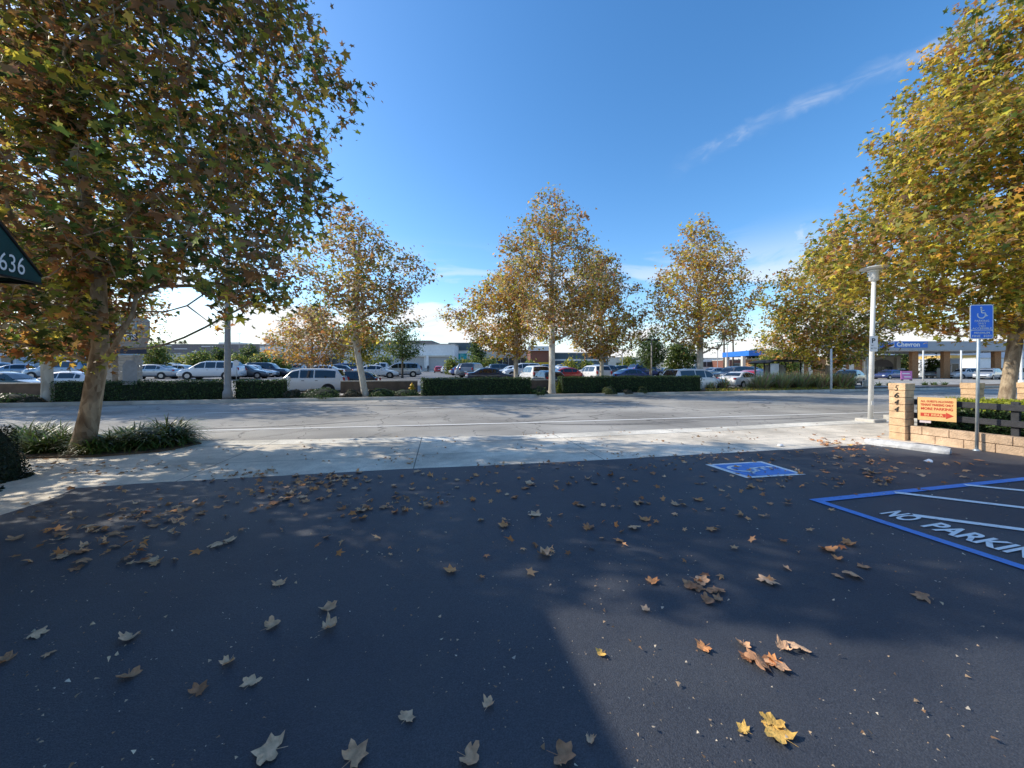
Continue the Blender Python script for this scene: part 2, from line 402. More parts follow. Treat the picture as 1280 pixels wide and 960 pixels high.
M['conc2'] = concrete_mat('far_concrete', (.42, .39, .34), (1.5, 1.6), R(14))
M['curb'] = pm('curb_concrete', (.50, .47, .41), .9, .2, 3, .3, stain=.3)
M['soil'] = pm('planter_soil', (.10, .068, .042), .95, .4, 5, .8, stain=.3)
M['dirt'] = pm('far_ground', (.16, .13, .09), .95, .25, .2, 0)
M['paint_white'] = wornpaint('white_paint', (.88, .87, .84), wear=.45, scale=14)
M['paint_white_street'] = wornpaint('street_white_paint', (.85, .83, .78), (.3, .3, .29), .40, 5)
M['paint_blue'] = wornpaint('blue_paint', (.09, .27, .66), wear=.45, scale=14)
# ================================================================ ground
def grid_sheet(name, ss, ts, dz, mat, kind='structure'):
    v = []; f = []
    for t in ts:
        for s in ss:
            X, Y = st(s, t); v.append((X, Y, gz(X, Y) + dz))
    n = len(ss)
    for j in range(len(ts)-1):
        for i in range(n-1): f.append((j*n+i, j*n+i+1, (j+1)*n+i+1, (j+1)*n+i))
    mb = MB(); mb.add(v, f); return tag(mb.build(name, mat), kind=kind)
sg = [-4500, -1500, -600, -300] + list(range(-160, 33, 16)) + [32, 36, 40, 44, 48, 52, 70, 100, 160, 300, 600, 1500, 4500]
sg = sorted(set(sg))
tg = [-3000, -600, -100, -20, 0, 24.5, 24.6, 25.2, 28.5, 33, 38, 42, 60, 80, 100, 140, 300, 900, 4800]
grid_sheet('ground', sg, tg, -.06, M['dirt'])
grid_sheet('parking_lot', [s for s in sg if -161 < s < 301], [25.2, 28.5, 33, 38, 42, 60, 80, 100, 140], .02, M['farlot'])
mb = MB(); mb.sheet([st(-300, 3.0), st(300, 3.0), st(300, 19.9), st(-300, 19.9)], 0.0)
tag(mb.build('street', M['street']), kind='structure')
# sealed lot in front of the camera
edge = [(-7.4, 4.75), gp(0, 645), gp(60, 626), gp(95, 611), gp(175, 605), gp(320, 597), gp(500, 587), gp(640, 581), gp(760, 575), gp(900, 567), gp(1000, 561.5), gp(1085, 556), (8.36, 7.62), (9.0, 6.2), (10.2, 3.1), (15, 3.9), (18, -16), (-2, -16), (-5.4, 2.6)]
mb = MB(); mb.sheet(edge, .008); tag(mb.build('car_park', M['lot']), kind='structure')
# concrete sidewalk and driveway apron (under the lot's edge)
far = [(-60, -4.2), (-16, 5.55), (-9.5, 7.0), (-6.9, 7.74), (0, 8.45), (5.57, 9.75), (8.1, 10.5), (10.5, 11.05), (14.5, 12.1), (60, 23.6)]
mb = MB(); mb.sheet(far[::-1] + [(-60, -9), (-16, 2.0), (-9, 3.4), (-6.3, 3.6), (-5.2, 2.4), (0, 4.2), (8.2, 5.8), (9.0, 7.5), (14, 8.6), (60, 19.6)], .004)
tag(mb.build('sidewalk', M['conc']), kind='structure')
# raised kerb of the near side, left of the driveway and right of it
def kerb(name, pts, w, z):
    mb = MB()
    for (x0, y0), (x1, y1) in zip(pts[:-1], pts[1:]):
        d = Vector((x1-x0, y1-y0)).normalized(); n = Vector((-d.y, d.x))*w
        mb.prism([(x0, y0), (x1, y1), (x1+n.x, y1+n.y), (x0+n.x, y0+n.y)], -.03, z)
    return tag(mb.build(name, M['curb']), kind='structure')
kerb('kerb_near_left', [(-60, -4.2), (-16, 5.56), (-9.5, 7.03)], .16, .13)
kerb('kerb_near_right', [(11.6, 11.35), (14.5, 12.1), (60, 23.6)], .16, .12)
kerb('kerb_far', [st(s, 19.8) for s in (-200, -60, -20, 0, 20, 44)], .18, .15)
kerb('kerb_far_right', [st(44, 19.8), st(47, 21.5), st(120, 22.2)], .18, .12)
# far side strip
mb = MB(); mb.sheet([st(-200, 19.97), st(44, 19.97), st(44, 24.6), st(-200, 24.6)], .125); tag(mb.build('planting_strip', M['soil']), kind='structure')
mb = MB(); mb.sheet([st(-200, 22.0), st(44, 22.0), st(44, 23.6), st(-200, 23.6)], .14); tag(mb.build('far_sidewalk', M['conc2']), kind='structure')
# gas station forecourt
mb = MB(); grid_sheet('forecourt', [44, 48, 52, 70, 100, 120], [24.7, 25.2, 28.5, 33, 38, 42, 60], .05, M['conc2'])
# street paint
def stripe(mb, a, b, w, z=.012):
    d = Vector((b[0]-a[0], b[1]-a[1])).normalized(); n = Vector((-d.y, d.x))*w/2
    mb.sheet([(a[0]-n.x, a[1]-n.y), (b[0]-n.x, b[1]-n.y), (b[0]+n.x, b[1]+n.y), (a[0]+n.x, a[1]+n.y)], z)
mb = MB(); L0 = [(-60, -.4), (-8.19, 9.12), (0, 10.5), (8.2, 12.2), (13.27, 13.2), (60, 25.3)]
for a, b in zip(L0[:-1], L0[1:]): stripe(mb, a, b, .12, .006)
tag(mb.build('lane_line', M['paint_white_street']), 'worn white edge line painted along the near side of the street', 'road marking')
for k in range(-6, 6):
    mb = MB(); stripe(mb, st(k*7.3, 15.2), st(k*7.3+2.6, 15.2), .10, .006)
    tag(mb.build('lane_dash', M['paint_white_street']), 'short worn white lane dash painted in the middle of the street', 'road marking', 'white lane dashes down the street')
M['gutter'] = concrete_mat('gutter_concrete', (.84, .78, .66), (1.5, 40))
GL = far[2:-1]; mb = MB()
for (x0, y0), (x1, y1) in zip(GL[:-1], GL[1:]): mb.add([(x0+.10, y0-.50, .009), (x1+.10, y1-.50, .009), (x1, y1+.02, .009), (x0, y0+.02, .009)], [(0, 1, 2, 3)])
tag(mb.build('gutter', M['gutter']), kind='structure')
M['tyre_mark'] = pm('tyre_mark', (.21, .20, .185), .9, .3, 9)
def arc(name, cx, cy, r, a0, a1, w, z, mat, label, group=None):
    mb = MB(); n = 26; vs = []
    for i in range(n+1):
        a = R(a0 + (a1-a0)*i/n); ww = w*math.sin(math.pi*(i+.3)/(n+.6)); vs += [(cx+(r-ww/2)*math.cos(a), cy+(r-ww/2)*math.sin(a), z), (cx+(r+ww/2)*math.cos(a), cy+(r+ww/2)*math.sin(a), z)]
    mb.add(vs, [(2*i, 2*i+1, 2*i+3, 2*i+2) if a1 < a0 else (2*i+1, 2*i, 2*i+2, 2*i+3) for i in range(n)]); return tag(mb.build(name, mat), label, 'tyre mark', group)
for i, (cx, cy, r, a0, a1) in enumerate(((-3, 16.5, 6.6, 262, 318), (-2.7, 16.7, 6.6, 262, 316), (2.0, 17.5, 7.2, 248, 300), (2.4, 17.4, 7.2, 250, 298), (-9, 17.0, 7.6, 268, 312), (6.5, 20.0, 8.8, 255, 298))):
    arc('tyre_mark', cx, cy, r, a0, a1, .13, .0045 + .0003*i, M['tyre_mark'], 'faint curved dark tyre mark on the near lane of the street', 'curved tyre marks on the street')
# ================================================================ stall paint
c0 = (3.42, 4.26)
u1 = Vector((.262, -1)).normalized(); u2 = Vector((3.66, .87)).normalized()
pr = empty('parking_aisle_marking', (c0[0], c0[1], 0), 0, 'blue outlined access aisle with white diagonal stripes and the words NO PARKING', 'road marking')
mb = MB(); p = lambda a, b: (c0[0]+u1.x*a+u2.x*b, c0[1]+u1.y*a+u2.y*b)
mb.sheet([p(0, 0), p(0, 5.2), p(.10, 5.2), p(.10, .10), p(4.8, .10), p(4.8, 0)], .016)
mb.build('blue_outline', M['paint_blue'], pr, world=True)
for a, b in (((4.66, 4.50), (6.55, 3.42)), ((4.12, 3.79), (6.0, 2.79)), ((5.88, 4.80), (7.6, 3.9)), ((4.3, 2.55), (5.6, 1.8)), ((7.0, 5.0), (8.4, 4.3))):
    m1 = MB(); stripe(m1, a, b, .085, .0165); m1.build('white_stripe', M['paint_white'], pr, world=True)
def text_mesh(s, w, h, depth=0.0, shear=0, offset=0.0):
    cu = bpy.data.curves.new('txt', 'FONT'); cu.body = s; cu.size = 1; cu.extrude = depth; cu.offset = offset; cu.shear = shear; cu.resolution_u = 3
    o = bpy.data.objects.new('txt', cu); me = bpy.data.meshes.new_from_object(o); bpy.data.objects.remove(o); bpy.data.curves.remove(cu)
    xs = [v.co.x for v in me.vertices]; ys = [v.co.y for v in me.vertices]
    x0, x1, y0, y1 = min(xs), max(xs), min(ys), max(ys); out = [((v.co.x-x0)/(x1-x0)*w - w/2, (v.co.y-y0)/(y1-y0)*h - h/2, v.co.z) for v in me.vertices]
    fs = [tuple(p_.vertices) for p_ in me.polygons]; bpy.data.meshes.remove(me); return out, fs
def text_on(name, s, c, xd, yd, w, h, mat, parent=None, bold=.02, shear=0, world=True, depth=0):
    xd = Vector(xd).normalized(); yd = Vector(yd).normalized(); zd = xd.cross(yd); c = Vector(c)
    vs, fs = text_mesh(s, w, h, depth, shear, bold); mb = MB(); mb.add([c + xd*v[0] + yd*v[1] + zd*v[2] for v in vs], fs)
    return mb.build(name, mat, parent, world=world and parent is not None)
# letters: foot along the blue line, tops away from it
txt_dir = Vector((u1.x, u1.y, 0)); up_dir = Vector((-u1.y, u1.x, 0))
def lot_text(s, y_start, y_len):
    b = Vector((c0[0], c0[1], .018)) + txt_dir*(y_start + y_len/2) + up_dir*(.27+.15)
    text_on('lettering', s, b, txt_dir, up_dir, y_len, .31, M['paint_white'], pr, bold=.03)
lot_text('NO', .51, .21); lot_text('PARKING', .83, .78)
# accessible square
P1, P2, P3, P4 = [Vector(q) for q in ((3.05, 5.84), (4.08, 6.04), (4.20, 5.28), (3.24, 5.10))]
isa = empty('accessible_parking_marking', (3.6, 5.5, 0), 0, 'blue square with white wheelchair symbol painted on the dark asphalt', 'road marking')
q = lambda a, b: tuple((P1*(1-a)+P2*a)*(1-b) + (P4*(1-a)+P3*a)*b)
mb = MB(); mb.sheet([q(0, 0), q(1, 0), q(1, 1), q(0, 1)], .014); mb.build('white_border', M['paint_white'], isa, world=True)
mb = MB(); e_ = .085; mb.sheet([q(e_, e_), q(1-e_, e_), q(1-e_, 1-e_), q(e_, 1-e_)], .018); mb.build('blue_field', M['paint_blue'], isa, world=True)
def wheelchair(pos, w):
    """the access symbol in a unit square: pos(u, v) -> 3-D"""
    mb = MB()
    def poly(pts): mb.add([pos(*p_) for p_ in pts], [tuple(range(len(pts)))])
    def seg(a, b, t):
        d = Vector((b[0]-a[0], b[1]-a[1])).normalized()*t/2; n = Vector((-d.y, d.x))
        poly([(a[0]-n.x, a[1]-n.y), (b[0]-n.x, b[1]-n.y), (b[0]+n.x, b[1]+n.y), (a[0]+n.x, a[1]+n.y)])
    cx, cy, r0, r1 = .44, .32, .20, .275
    for k in range(22):
        a0 = R(150 + k*10); a1 = R(160 + k*10)
        poly([(cx+r0*math.cos(a0), cy+r0*math.sin(a0)), (cx+r1*math.cos(a0), cy+r1*math.sin(a0)), (cx+r1*math.cos(a1), cy+r1*math.sin(a1)), (cx+r0*math.cos(a1), cy+r0*math.sin(a1))])
    poly([(.42+.062*math.cos(R(k*30)), .87+.062*math.sin(R(k*30))) for k in range(12)])
    seg((.42, .79), (.46, .46), .085); seg((.43, .65), (.62, .65), .06); seg((.455, .47), (.66, .47), .075); seg((.65, .49), (.76, .22), .075); seg((.74, .24), (.84, .27), .06)
    return mb
wheelchair(lambda a, b: (*q(.08+b*.84, .08+a*.84), .0225), 1).build('wheelchair_symbol', M['paint_white'], isa, world=True)
# ================================================================ wheel stop
ws = empty('wheel_stop', (7.5, 7.05, 0), math.atan2(-.87, .56), 'pale chipped concrete wheel stop lying before the numbered brick pillar', 'wheel stop')
mb = MB(); pr_ = [(-.085, .01), (-.085, .06), (-.055, .125), (.055, .125), (.085, .06), (.085, .01)]
n = 12; vs = []; fs = []
for i in range(n+1):
    x = -.56 + 1.12*i/n; k = 1 if 0 < i < n else .88
    for (y, z) in pr_: vs.append((x + random.uniform(-.006, .006), y*k + random.uniform(-.004, .004), z*(k if z > .02 else 1) + random.uniform(-.003, .003)))
for i in range(n):
    for j in range(6): fs.append((i*6+j, i*6+(j+1) % 6, (i+1)*6+(j+1) % 6, (i+1)*6+j))
fs += [tuple(range(5, -1, -1)), tuple(n*6+j for j in range(6))]
mb.add(vs, fs); mb.build('block', pm('wheel_stop_concrete', (.72, .70, .66), .85, .25, 9, .5, stain=.3), ws)
m1 = MB(); m1.lathe([(.014, 0), (.014, .008)], (-.38, 0, .124), 8); m1.build('bolt', pm('bolt_steel', (.2, .18, .16), .5, 0, metal=1), ws)
m1 = MB(); m1.lathe([(.014, 0), (.014, .008)], (.38, 0, .124), 8); m1.build('bolt', bpy.data.materials['bolt_steel'], ws)
# ================================================================ numbered pillars and planter wall
M['block'] = pm('tan_split_block', (.66, .44, .25), .9, .22, 7, .8, stain=.2)
M['block2'] = pm('tan_wall_block', (.60, .42, .27), .9, .22, 7, .8, stain=.25)
M['mortar'] = pm('dark_mortar', (.13, .09, .06), .95, .2, 20)
M['black'] = pm('black_paint', (.012, .012, .013), .5, .1, 8)
def pillar(x, y, h, label, digits=None):
    """x, y: the corner nearest the lot's mouth; faces square with the street"""
    w = .28; cx, cy = st(to_st(x, y)[0] + w/2, to_st(x, y)[1] + w/2); a = math.atan2(SN, CS)
    o = empty('brick_pillar', (cx, cy, 0), a, label, 'pillar')
    n = 8; ch = (h-.02)/n
    mb = MB(); mb.box((0, 0, h/2-.01), (w-.016, w-.016, h-.03)); mb.build('core', M['mortar'], o)
    mb = MB()
    for i in range(n): mb.box((0, 0, .0+ch*(i+.5)), (w + (.02 if i == n-1 else 0), w + (.02 if i == n-1 else 0), ch-.009), 0, .006)
    mb.build('block_course', M['block'], o)
    if digits:
        for i, d in enumerate(digits):
            text_on('digit', d, (-w/2-.012, 0, h - ch*(i+.62)-.03), (0, -1, 0), (0, 0, 1), .075, .115, M['black'], o, bold=.0, shear=.25, world=False, depth=.003)
    return o
pillar(8.37, 7.87, 1.245, 'tan brick pillar with black house numbers 5644 on its left face', '5644')
pillar(11.28, 8.97, 1.215, 'plain tan brick pillar behind the clipped hedge, left of the tree trunk')
pillar(13.35, 9.45, 1.21, 'plain tan brick pillar at the right edge, right of the tree trunk')
wa = Vector((8.46, 7.87)); wd = Vector((.27, -.96)).normalized(); WL = 6.3
pw = empty('planter_wall', (wa.x, wa.y, 0), math.atan2(wd.y, wd.x), 'low tan block retaining wall in two courses running toward the viewer', 'wall')
mb = MB(); mb.box((WL/2, .09, .16), (WL, .15, .31)); mb.build('core', M['mortar'], pw)
mb = MB()
for r_ in range(2):
    x = -.2*r_
    while x < WL:
        x0 = max(x, 0); x1 = min(x+.40, WL)
        if x1-x0 > .05: mb.box(((x0+x1)/2, .09 + random.uniform(-.004, .004), .082+.165*r_), (x1-x0-.008, .18, .155), 0, .006)
        x += .40
mb.build('block_course', M['block2'], pw)
# dark rail fence on the wall
M['rail'] = pm('weathered_black_rail', (.030, .031, .035), .65, .3, 12, .3)
fn = empty('rail_fence', (wa.x, wa.y, 0), math.atan2(wd.y, wd.x), 'black two rail wooden fence standing above the low block wall', 'fence')
for z in (.825, .535): m1 = MB(); m1.box((WL/2-.1, .22, z), (WL+.2, .045, .115), 0, .006); m1.build('rail', M['rail'], fn)
for x in (.05, 1.33, 2.65, 3.95, 5.2): m1 = MB(); m1.box((x, .275, .5), (.10, .06, .86), 0, .006); m1.build('post', M['rail'], fn)
# orange parking sign on the rails
M['cream'] = pm('cream_board', (.86, .52, .20), .6, .06, 5)
M['red'] = pm('red_letter', (.62, .07, .035), .6, .08, 8)
A = Vector((8.46, 7.72, 0)); B = Vector((8.76, 7.27, 0)); dx = (B-A).normalized(); nn = Vector((dx.y, -dx.x, 0))
so = empty('parking_sign', ((A.x+B.x)/2, (A.y+B.y)/2, .71), 0, 'cream board with red lettering MORE PARKING IN REAR and an arrow', 'sign')
C_ = (A+B)/2 + Vector((0, 0, .712)); W_, H_ = .52, .47
def brd(mb, c, xd, nd, w, h, t): 
    xd = Vector(xd); nd = Vector(nd); up = Vector((0, 0, 1)); vs = []
    for k in (0, 1):
        for sx, sz in ((-1, -1), (1, -1), (1, 1), (-1, 1)): vs.append(c + xd*sx*w/2 + up*sz*h/2 + nd*t*(k-.5))
    mb.add(vs, [(3, 2, 1, 0), (4, 5, 6, 7), (0, 1, 5, 4), (1, 2, 6, 5), (2, 3, 7, 6), (3, 0, 4, 7)])
mb = MB(); brd(mb, C_, dx, nn, W_, H_, .015); mb.build('board', M['cream'], so, world=True)
cf = C_ + nn*.0105
for s, z, w, h in (('ALL GUESTS ALLOWED', .155, .44, .042), ('TENANT PARKING ONLY', .085, .44, .05), ('MORE PARKING', .005, .43, .055)):
    text_on('lettering', s, cf + Vector((0, 0, z)), dx, (0, 0, 1), w, h, M['red'], so, bold=.03)
m1 = MB(); zc = -.12
def P_(a, z): return cf + dx*a + Vector((0, 0, z))
m1.add([P_(-.22, zc-.035), P_(.12, zc-.035), P_(.12, zc+.035), P_(-.22, zc+.035)], [(0, 1, 2, 3)]); m1.add([P_(.125, zc-.065), P_(.225, zc), P_(.125, zc+.065)], [(0, 1, 2)])
m1.build('arrow', M['red'], so, world=True)
cf = cf + nn*.002; text_on('lettering', 'IN', cf + Vector((0, 0, zc)) - dx*.135, dx, (0, 0, 1), .06, .046, M['cream'], so, bold=.03); text_on('lettering', 'REAR', cf + Vector((0, 0, zc)) + dx*.01, dx, (0, 0, 1), .16, .046, M['cream'], so, bold=.03)
# small white card under the sign
cd = MB(); brd(cd, Vector((8.53, 7.63, .46)), dx, nn, .16, .08, .004); o = cd.build('notice_card', pm('pink_card', (.75, .62, .60), .6, .1, 20))
tag(o, 'small pale pink card tucked below the cream parking sign', 'card')
# ================================================================ accessible sign on its post
M['galv'] = pm('galvanised_steel', (.40, .45, .47), .45, .12, 9, metal=.6)
M['signblue'] = pm('sign_blue', (.012, .19, .78), .4, .05, 5); M['signwhite'] = pm('sign_white', (.80, .80, .80), .45, .04, 5)
X, Y = gp(1220.8, 563.8); lean = .03
sp = empty('accessible_parking_sign', (X, Y, 0), 0, 'blue and white wheelchair parking sign on a tall galvanised steel post', 'sign')
topz = zz(383, Y); px_top = X + .045
mb = MB(); mb.tube([(0, 0, 0), (.045, 0, topz-.05)], .024, 12); mb.build('post', M['galv'], sp)
mb = MB(); mb.lathe([(.05, 0), (.055, .01), (.045, .03), (.03, .04)], (0, 0, .0), 12); mb.build('base_collar', M['galv'], sp)
def rrect(w, h, r, n=5):
    o = []
    for cx, cy, a0 in ((w/2-r, h/2-r, 0), (-w/2+r, h/2-r, 90), (-w/2+r, -h/2+r, 180), (w/2-r, -h/2+r, 270)):
        for k in range(n+1): a = R(a0+90*k/n); o.append((cx+r*math.cos(a), cy+r*math.sin(a)))
    return o
ang = R(8); xd = Vector((math.cos(ang), math.sin(ang)*-1, 0)); nd = Vector((-math.sin(ang), -math.cos(ang), 0)); up = Vector((0, 0, 1))
def panel(w, h, r, c, t, depth, name, mat, par):
    o = rrect(w, h, r); n = len(o); mb = MB(); c = Vector(c)
    f = [c + xd*a + up*b + nd*(t+depth) for a, b in o]; bk = [c + xd*a + up*b + nd*t for a, b in o]
    mb.add(f+bk, [tuple(range(n)), tuple(range(2*n-1, n-1, -1))] + [(i, n+i, n+(i+1) % n, (i+1) % n) for i in range(n)]); return mb.build(name, mat, par)
sw, shh = .37, .635; cz = (zz(381, Y)+zz(424, Y))/2; sc = Vector((.045, -.035, cz))
panel(sw, shh, .035, sc, 0, .004, 'sign_plate', M['signwhite'], sp)
panel(sw-.03, .455, .025, sc + up*(shh/2-.015-.455/2), .004, .002, 'blue_field', M['signblue'], sp)
panel(sw-.03, .14, .02, sc - up*(shh/2-.015-.07), .004, .002, 'blue_field', M['signblue'], sp)
bc = sc + nd*.0085
wheelchair(lambda a, b: bc + xd*(a-.47)*.26 + up*(.045+b*.25), 1).build('wheelchair_symbol', M['signwhite'], sp)
for s, z, w, h in (('PARKING', .015, .23, .038), ('ONLY', -.032, .14, .034), ('VAN', -.078, .11, .034), ('ACCESSIBLE', -.125, .31, .038), ('MINIMUM', -.205, .25, .038), ('FINE', -.265, .13, .042), ('$250', -.265, .13, .042)):
    text_on('lettering', s, bc + up*z + xd*(-.09 if s == 'FINE' else (.09 if s == '$250' else 0)), xd, up, w, h, M['signwhite'], sp, bold=.02, world=False)
for z in (.24, -.1): m1 = MB(); m1.tube([bc + up*z + xd*0 - nd*.02, bc + up*z + nd*.006], .009, 8); m1.build('bolt', M['galv'], sp)
# ================================================================ lamp post
M['white_metal'] = pm('white_painted_steel', (.72, .71, .67), .45, .08, 4, stain=.12)
X, Y = gp(1088, 527); lp = empty('lamp_post', (X, Y, 0), 0, 'white round lamp post with flat disc shade standing on the corner sidewalk', 'street lamp')
Ht = zz(333, Y)
mb = MB(); mb.box((0, 0, .035), (.50, .50, .11), R(14), .02); mb.build('plinth', M['curb'], lp)
mb = MB(); mb.tube([(0, 0, .08), (.05, 0, Ht*.5), (.10, 0, Ht-.42)], [.062, .058, .053], 16); mb.build('pole', M['white_metal'], lp)
hx = .105
mb = MB(); mb.lathe([(.065, -.43), (.115, -.41), (.115, -.16), (.10, -.13), (.08, -.10)], (hx, 0, Ht), 20); mb.build('lamp_housing', M['white_metal'], lp)
mb = MB(); mb.lathe([(.08, -.11), (.30, -.085), (.325, -.06), (.30, -.035), (.10, .0), (.02, .02)], (hx, 0, Ht), 28); mb.build('disc_shade', pm('grey_shade', (.62, .62, .60), .5, .1, 5), lp)
mb = MB(); mb.lathe([(.12, -.16), (.15, -.15), (.15, -.115), (.12, -.11)], (hx, 0, Ht), 20); mb.build('lens', pm('frosted_lens', (.75, .75, .72), .3, 0), lp)
mb = MB(); mb.box((.0, -.070, .55), (.07, .012, .12)); mb.build('hand_hole_cover', M['white_metal'], lp)
# small parking notice on the pole
zc_ = (zz(420, Y)+zz(440, Y))/2; pn = empty('pole_notice', (X+.01, Y-.085, zc_), 0, 'small white no parking notice fixed to the white lamp post', 'sign')
panel(.21, .45, .02, (0, 0, 0), 0, .004, 'sign_plate', M['signwhite'], pn)
text_on('lettering', 'P', Vector((0, 0, .09)) + nd*.006, xd, up, .09, .14, M['black'], pn, .02, world=False)
text_on('lettering', 'NO', Vector((-.04, 0, -.045)) + nd*.006, xd, up, .06, .035, M['black'], pn, .0, world=False)
text_on('lettering', 'ANY TIME', Vector((0, 0, -.13)) + nd*.006, xd, up, .15, .035, M['black'], pn, .0, world=False)
# ================================================================ building with green awning (left, mostly out of frame)
M['stucco'] = pm('beige_stucco', (.50, .42, .32), .9, .1, 30, .4, stain=.15)
M['awning'] = pm('dark_green_canvas', (.012, .058, .055), .75, .18, 5, .3, bscale=300)
M['glass'] = pm('dark_glass', (.02, .025, .03), .06, 0, spec=.8)
cn = Vector((-5.15, 3.58)); un = Vector((-CS, -SN)); bn_ = Vector((SN, -CS)); Hb = 3.66
ob = empty('office_building', (cn.x, cn.y, 0), math.atan2(SN, CS), 'beige stucco office building beside the car park, just left of frame', 'building')
mb = MB(); mb.box((-7, -8, Hb/2), (14, 16, Hb)); mb.build('wall', M['stucco'], ob)
mb = MB(); mb.box((-7.06, -8.06, Hb+.03), (14.02, 16.02, .12)); mb.build('roof_edge', M['curb'], ob)
for y in (-3.5, -7.5, -11.5):
    m1 = MB(); m1.box((.01, y, 1.7), (.05, 1.8, 1.3)); w = m1.build('window', M['rail'], ob); m2 = MB(); m2.box((.035, y, 1.7), (.03, 1.66, 1.16)); m2.build('pane', M['glass'], w)
aw = empty('awning', (-5.3, 4.16, 2.46), math.atan2(SN, CS), 'dark green canvas awning with white numbers 5636 on its sloping end', 'awning')
# local: +y away from the wall; the end face is x = 0
D_ = .60; Wd = 3.2; hz = .10
Pn = lambda x, y, z: (x, y, z)
fw = .72
for nm, faces in (('awning_end', [[(0, 0, 0), (0, 0, hz), (0, -fw, hz+fw*1.0), (0, -fw, 0)]]), ('awning_slope', [[(0.0, 0, hz), (-Wd, 0, hz), (-Wd, -fw, hz+fw), (0, -fw, hz+fw)], [(0, .002, 0), (-Wd, .002, 0), (-Wd, .002, hz), (0, .002, hz)]]), ('awning_end', [[(-Wd, 0, 0), (-Wd, -fw, 0), (-Wd, -fw, hz+fw), (-Wd, 0, hz)]])):
    m1 = MB()
    for f_ in faces: m1.add(f_, [tuple(range(len(f_)))])
    m1.build(nm, M['awning'], aw)
m1 = MB(); m1.tube([(.004, 0, .012), (.004, -fw, .012)], .012, 6); m1.tube([(.006, 0, hz), (.006, -fw, hz+fw)], .014, 6); m1.tube([(0, 0, .012), (-Wd, 0, .012)], .012, 6); m1.build('frame', M['black'], aw)
m1 = MB(); m1.add([(-.02, -.03, .06), (-Wd, -.03, .06), (-Wd, -fw, .06), (-.02, -fw, .06)], [(0, 1, 2, 3)]); m1.build('soffit', pm('awning_lining', (.30, .27, .22), .9, .1, 5), aw)
text_on('lettering', '5636', (.012, -.36, .155), (0, 1, 0), (0, 0, 1), .34, .185, M['signwhite'], aw, .0, world=False)
# ================================================================ near trees
def in_building(x, y, z):
    s, t = to_st(x+5.15, y-3.58)
    if s < .15 and t < .15 and z < 4.1: return True
    s2, t2 = to_st(x+5.3, y-4.16)
    return s2 < .9 and s2 > -3.4 and t2 < .5 and z < 4.4
def rejA(x, y, z):
    if in_building(x, y, z): return True
    if y < 1.2: return True
    # open gap low between trunk side and the drooping street-side bough
    if x > -6.6 and x < -4.9 and z < 3.1 - .25*(x+6.6): return True
    # the lot stays sunlit in one patch: no leaves on the way of those rays
    qx, qy = 640 + F*x/y, HY - F*(z-EYE)/y
    if 146 < qx < 240 and qy > 398: return True
    if 192 < qx < 262 and qy > 352 + .5*abs(qx-225): return True
    sx_ = x + z*1.483*.975; sy_ = y - z*1.483*.221
    if .30 < sx_ < 3.6 and .6 < sy_ < 2.2 - .10*(sx_-.4): return True
    return False
TB = (-7.72, 6.62)
grow('sycamore_tree', [(-7.72, 6.62, -.03), (-7.60, 6.65, .7), (-7.46, 6.7, 1.9), (-7.5, 6.7, 3.2), (-7.85, 6.7, 5.2), (-8.2, 6.7, 7.4), (-8.2, 6.7, 9.4)], .142,
     [(1.9, 2.0, -1.0, .3), (2.3, 3.2, -.5, .2), (3.0, 4.2, .1, 0), (4.2, 4.5, .1, 0), (5.6, 4.8, .1, 0), (7.2, 4.7, .1, 0), (8.8, 4.4, 0, 0), (10.4, 3.8, -.2, 0), (11.9, 1.2, -.4, 0)],
     1800, 40000, .116, dict(green=4, dgreen=4, olive=4, yellow=1, gold=.8, rust=4, brown=4, orange=.6),
     'large sycamore with rust and green leaves leaning over the driveway planter at left', kind='lobed', ry=.78, seed=3, gap=.25, spread=.18, lump=.4, reject=rejA, droop=.5)
grow('sycamore_tree', [(14.75, 11.0, -.03), (14.72, 11.0, .7), (14.95, 11.0, 2.2), (15.3, 11.1, 3.6), (15.3, 11.2, 6), (15.1, 11.2, 10.2)], .165,
     [(2.8, 2.6, 1, 0), (3.6, 3.9, .4, 0), (4.7, 5.0, .2, 0), (6.0, 5.3, .1, 0), (7.8, 4.8, 0.1, 0), (9.6, 3.7, .2, 0), (11.4, 2.3, .3, 0), (13.6, .5, .4, 0)],
     1900, 50000, .125, dict(green=2, olive=5.6, yellow=4, gold=2.8, rust=1, brown=1.5, orange=.8, tan=.6),
     'big golden green sycamore rising behind the clipped hedge and rail fence at right', kind='lobed', ry=1.0, seed=11, gap=.2, spread=.22, lump=.3, droop=.3)
# ================================================================ trees of the far side
def far_tree(px, t, prof, r0, label, seed, pal, npts=420, nleaf=9000, size=.13, lean=0, gap=.12, name='sycamore_tree', bark='bark_pale', spread=.25, **k):
    X, Y = pt(px, t); b = gz(X, Y) + .1
    top = prof[-1][0]
    tr = [(X, Y, b-.1), (X-lean*.35, Y, b+1.1), (X-lean*.8, Y, b+2.4), (X-lean, Y, b+3.6), (X-lean*.8, Y, top*.55), (X-lean*.6, Y, top*.88)]
    return grow(name, tr, r0, [(z, r_*1.2, dx, 0) for z, r_, dx in prof], int(npts*1.2), int(nleaf*1.45), size*1.08, pal, label, seed=seed, gap=gap, bark=M[bark], spread=spread, **k)
AUT = dict(green=1.6, olive=3.2, yellow=1.6, gold=2.4, rust=1.8, brown=2.8, orange=1, tan=2.4)
GOLD = dict(green=.6, olive=2.6, yellow=2.8, gold=3.6, rust=1.2, brown=1.6, orange=1.6, tan=1.6)
DARKA = dict(green=1.8, olive=3.4, yellow=1, gold=1.2, rust=2, brown=3.2, orange=.5, tan=2)
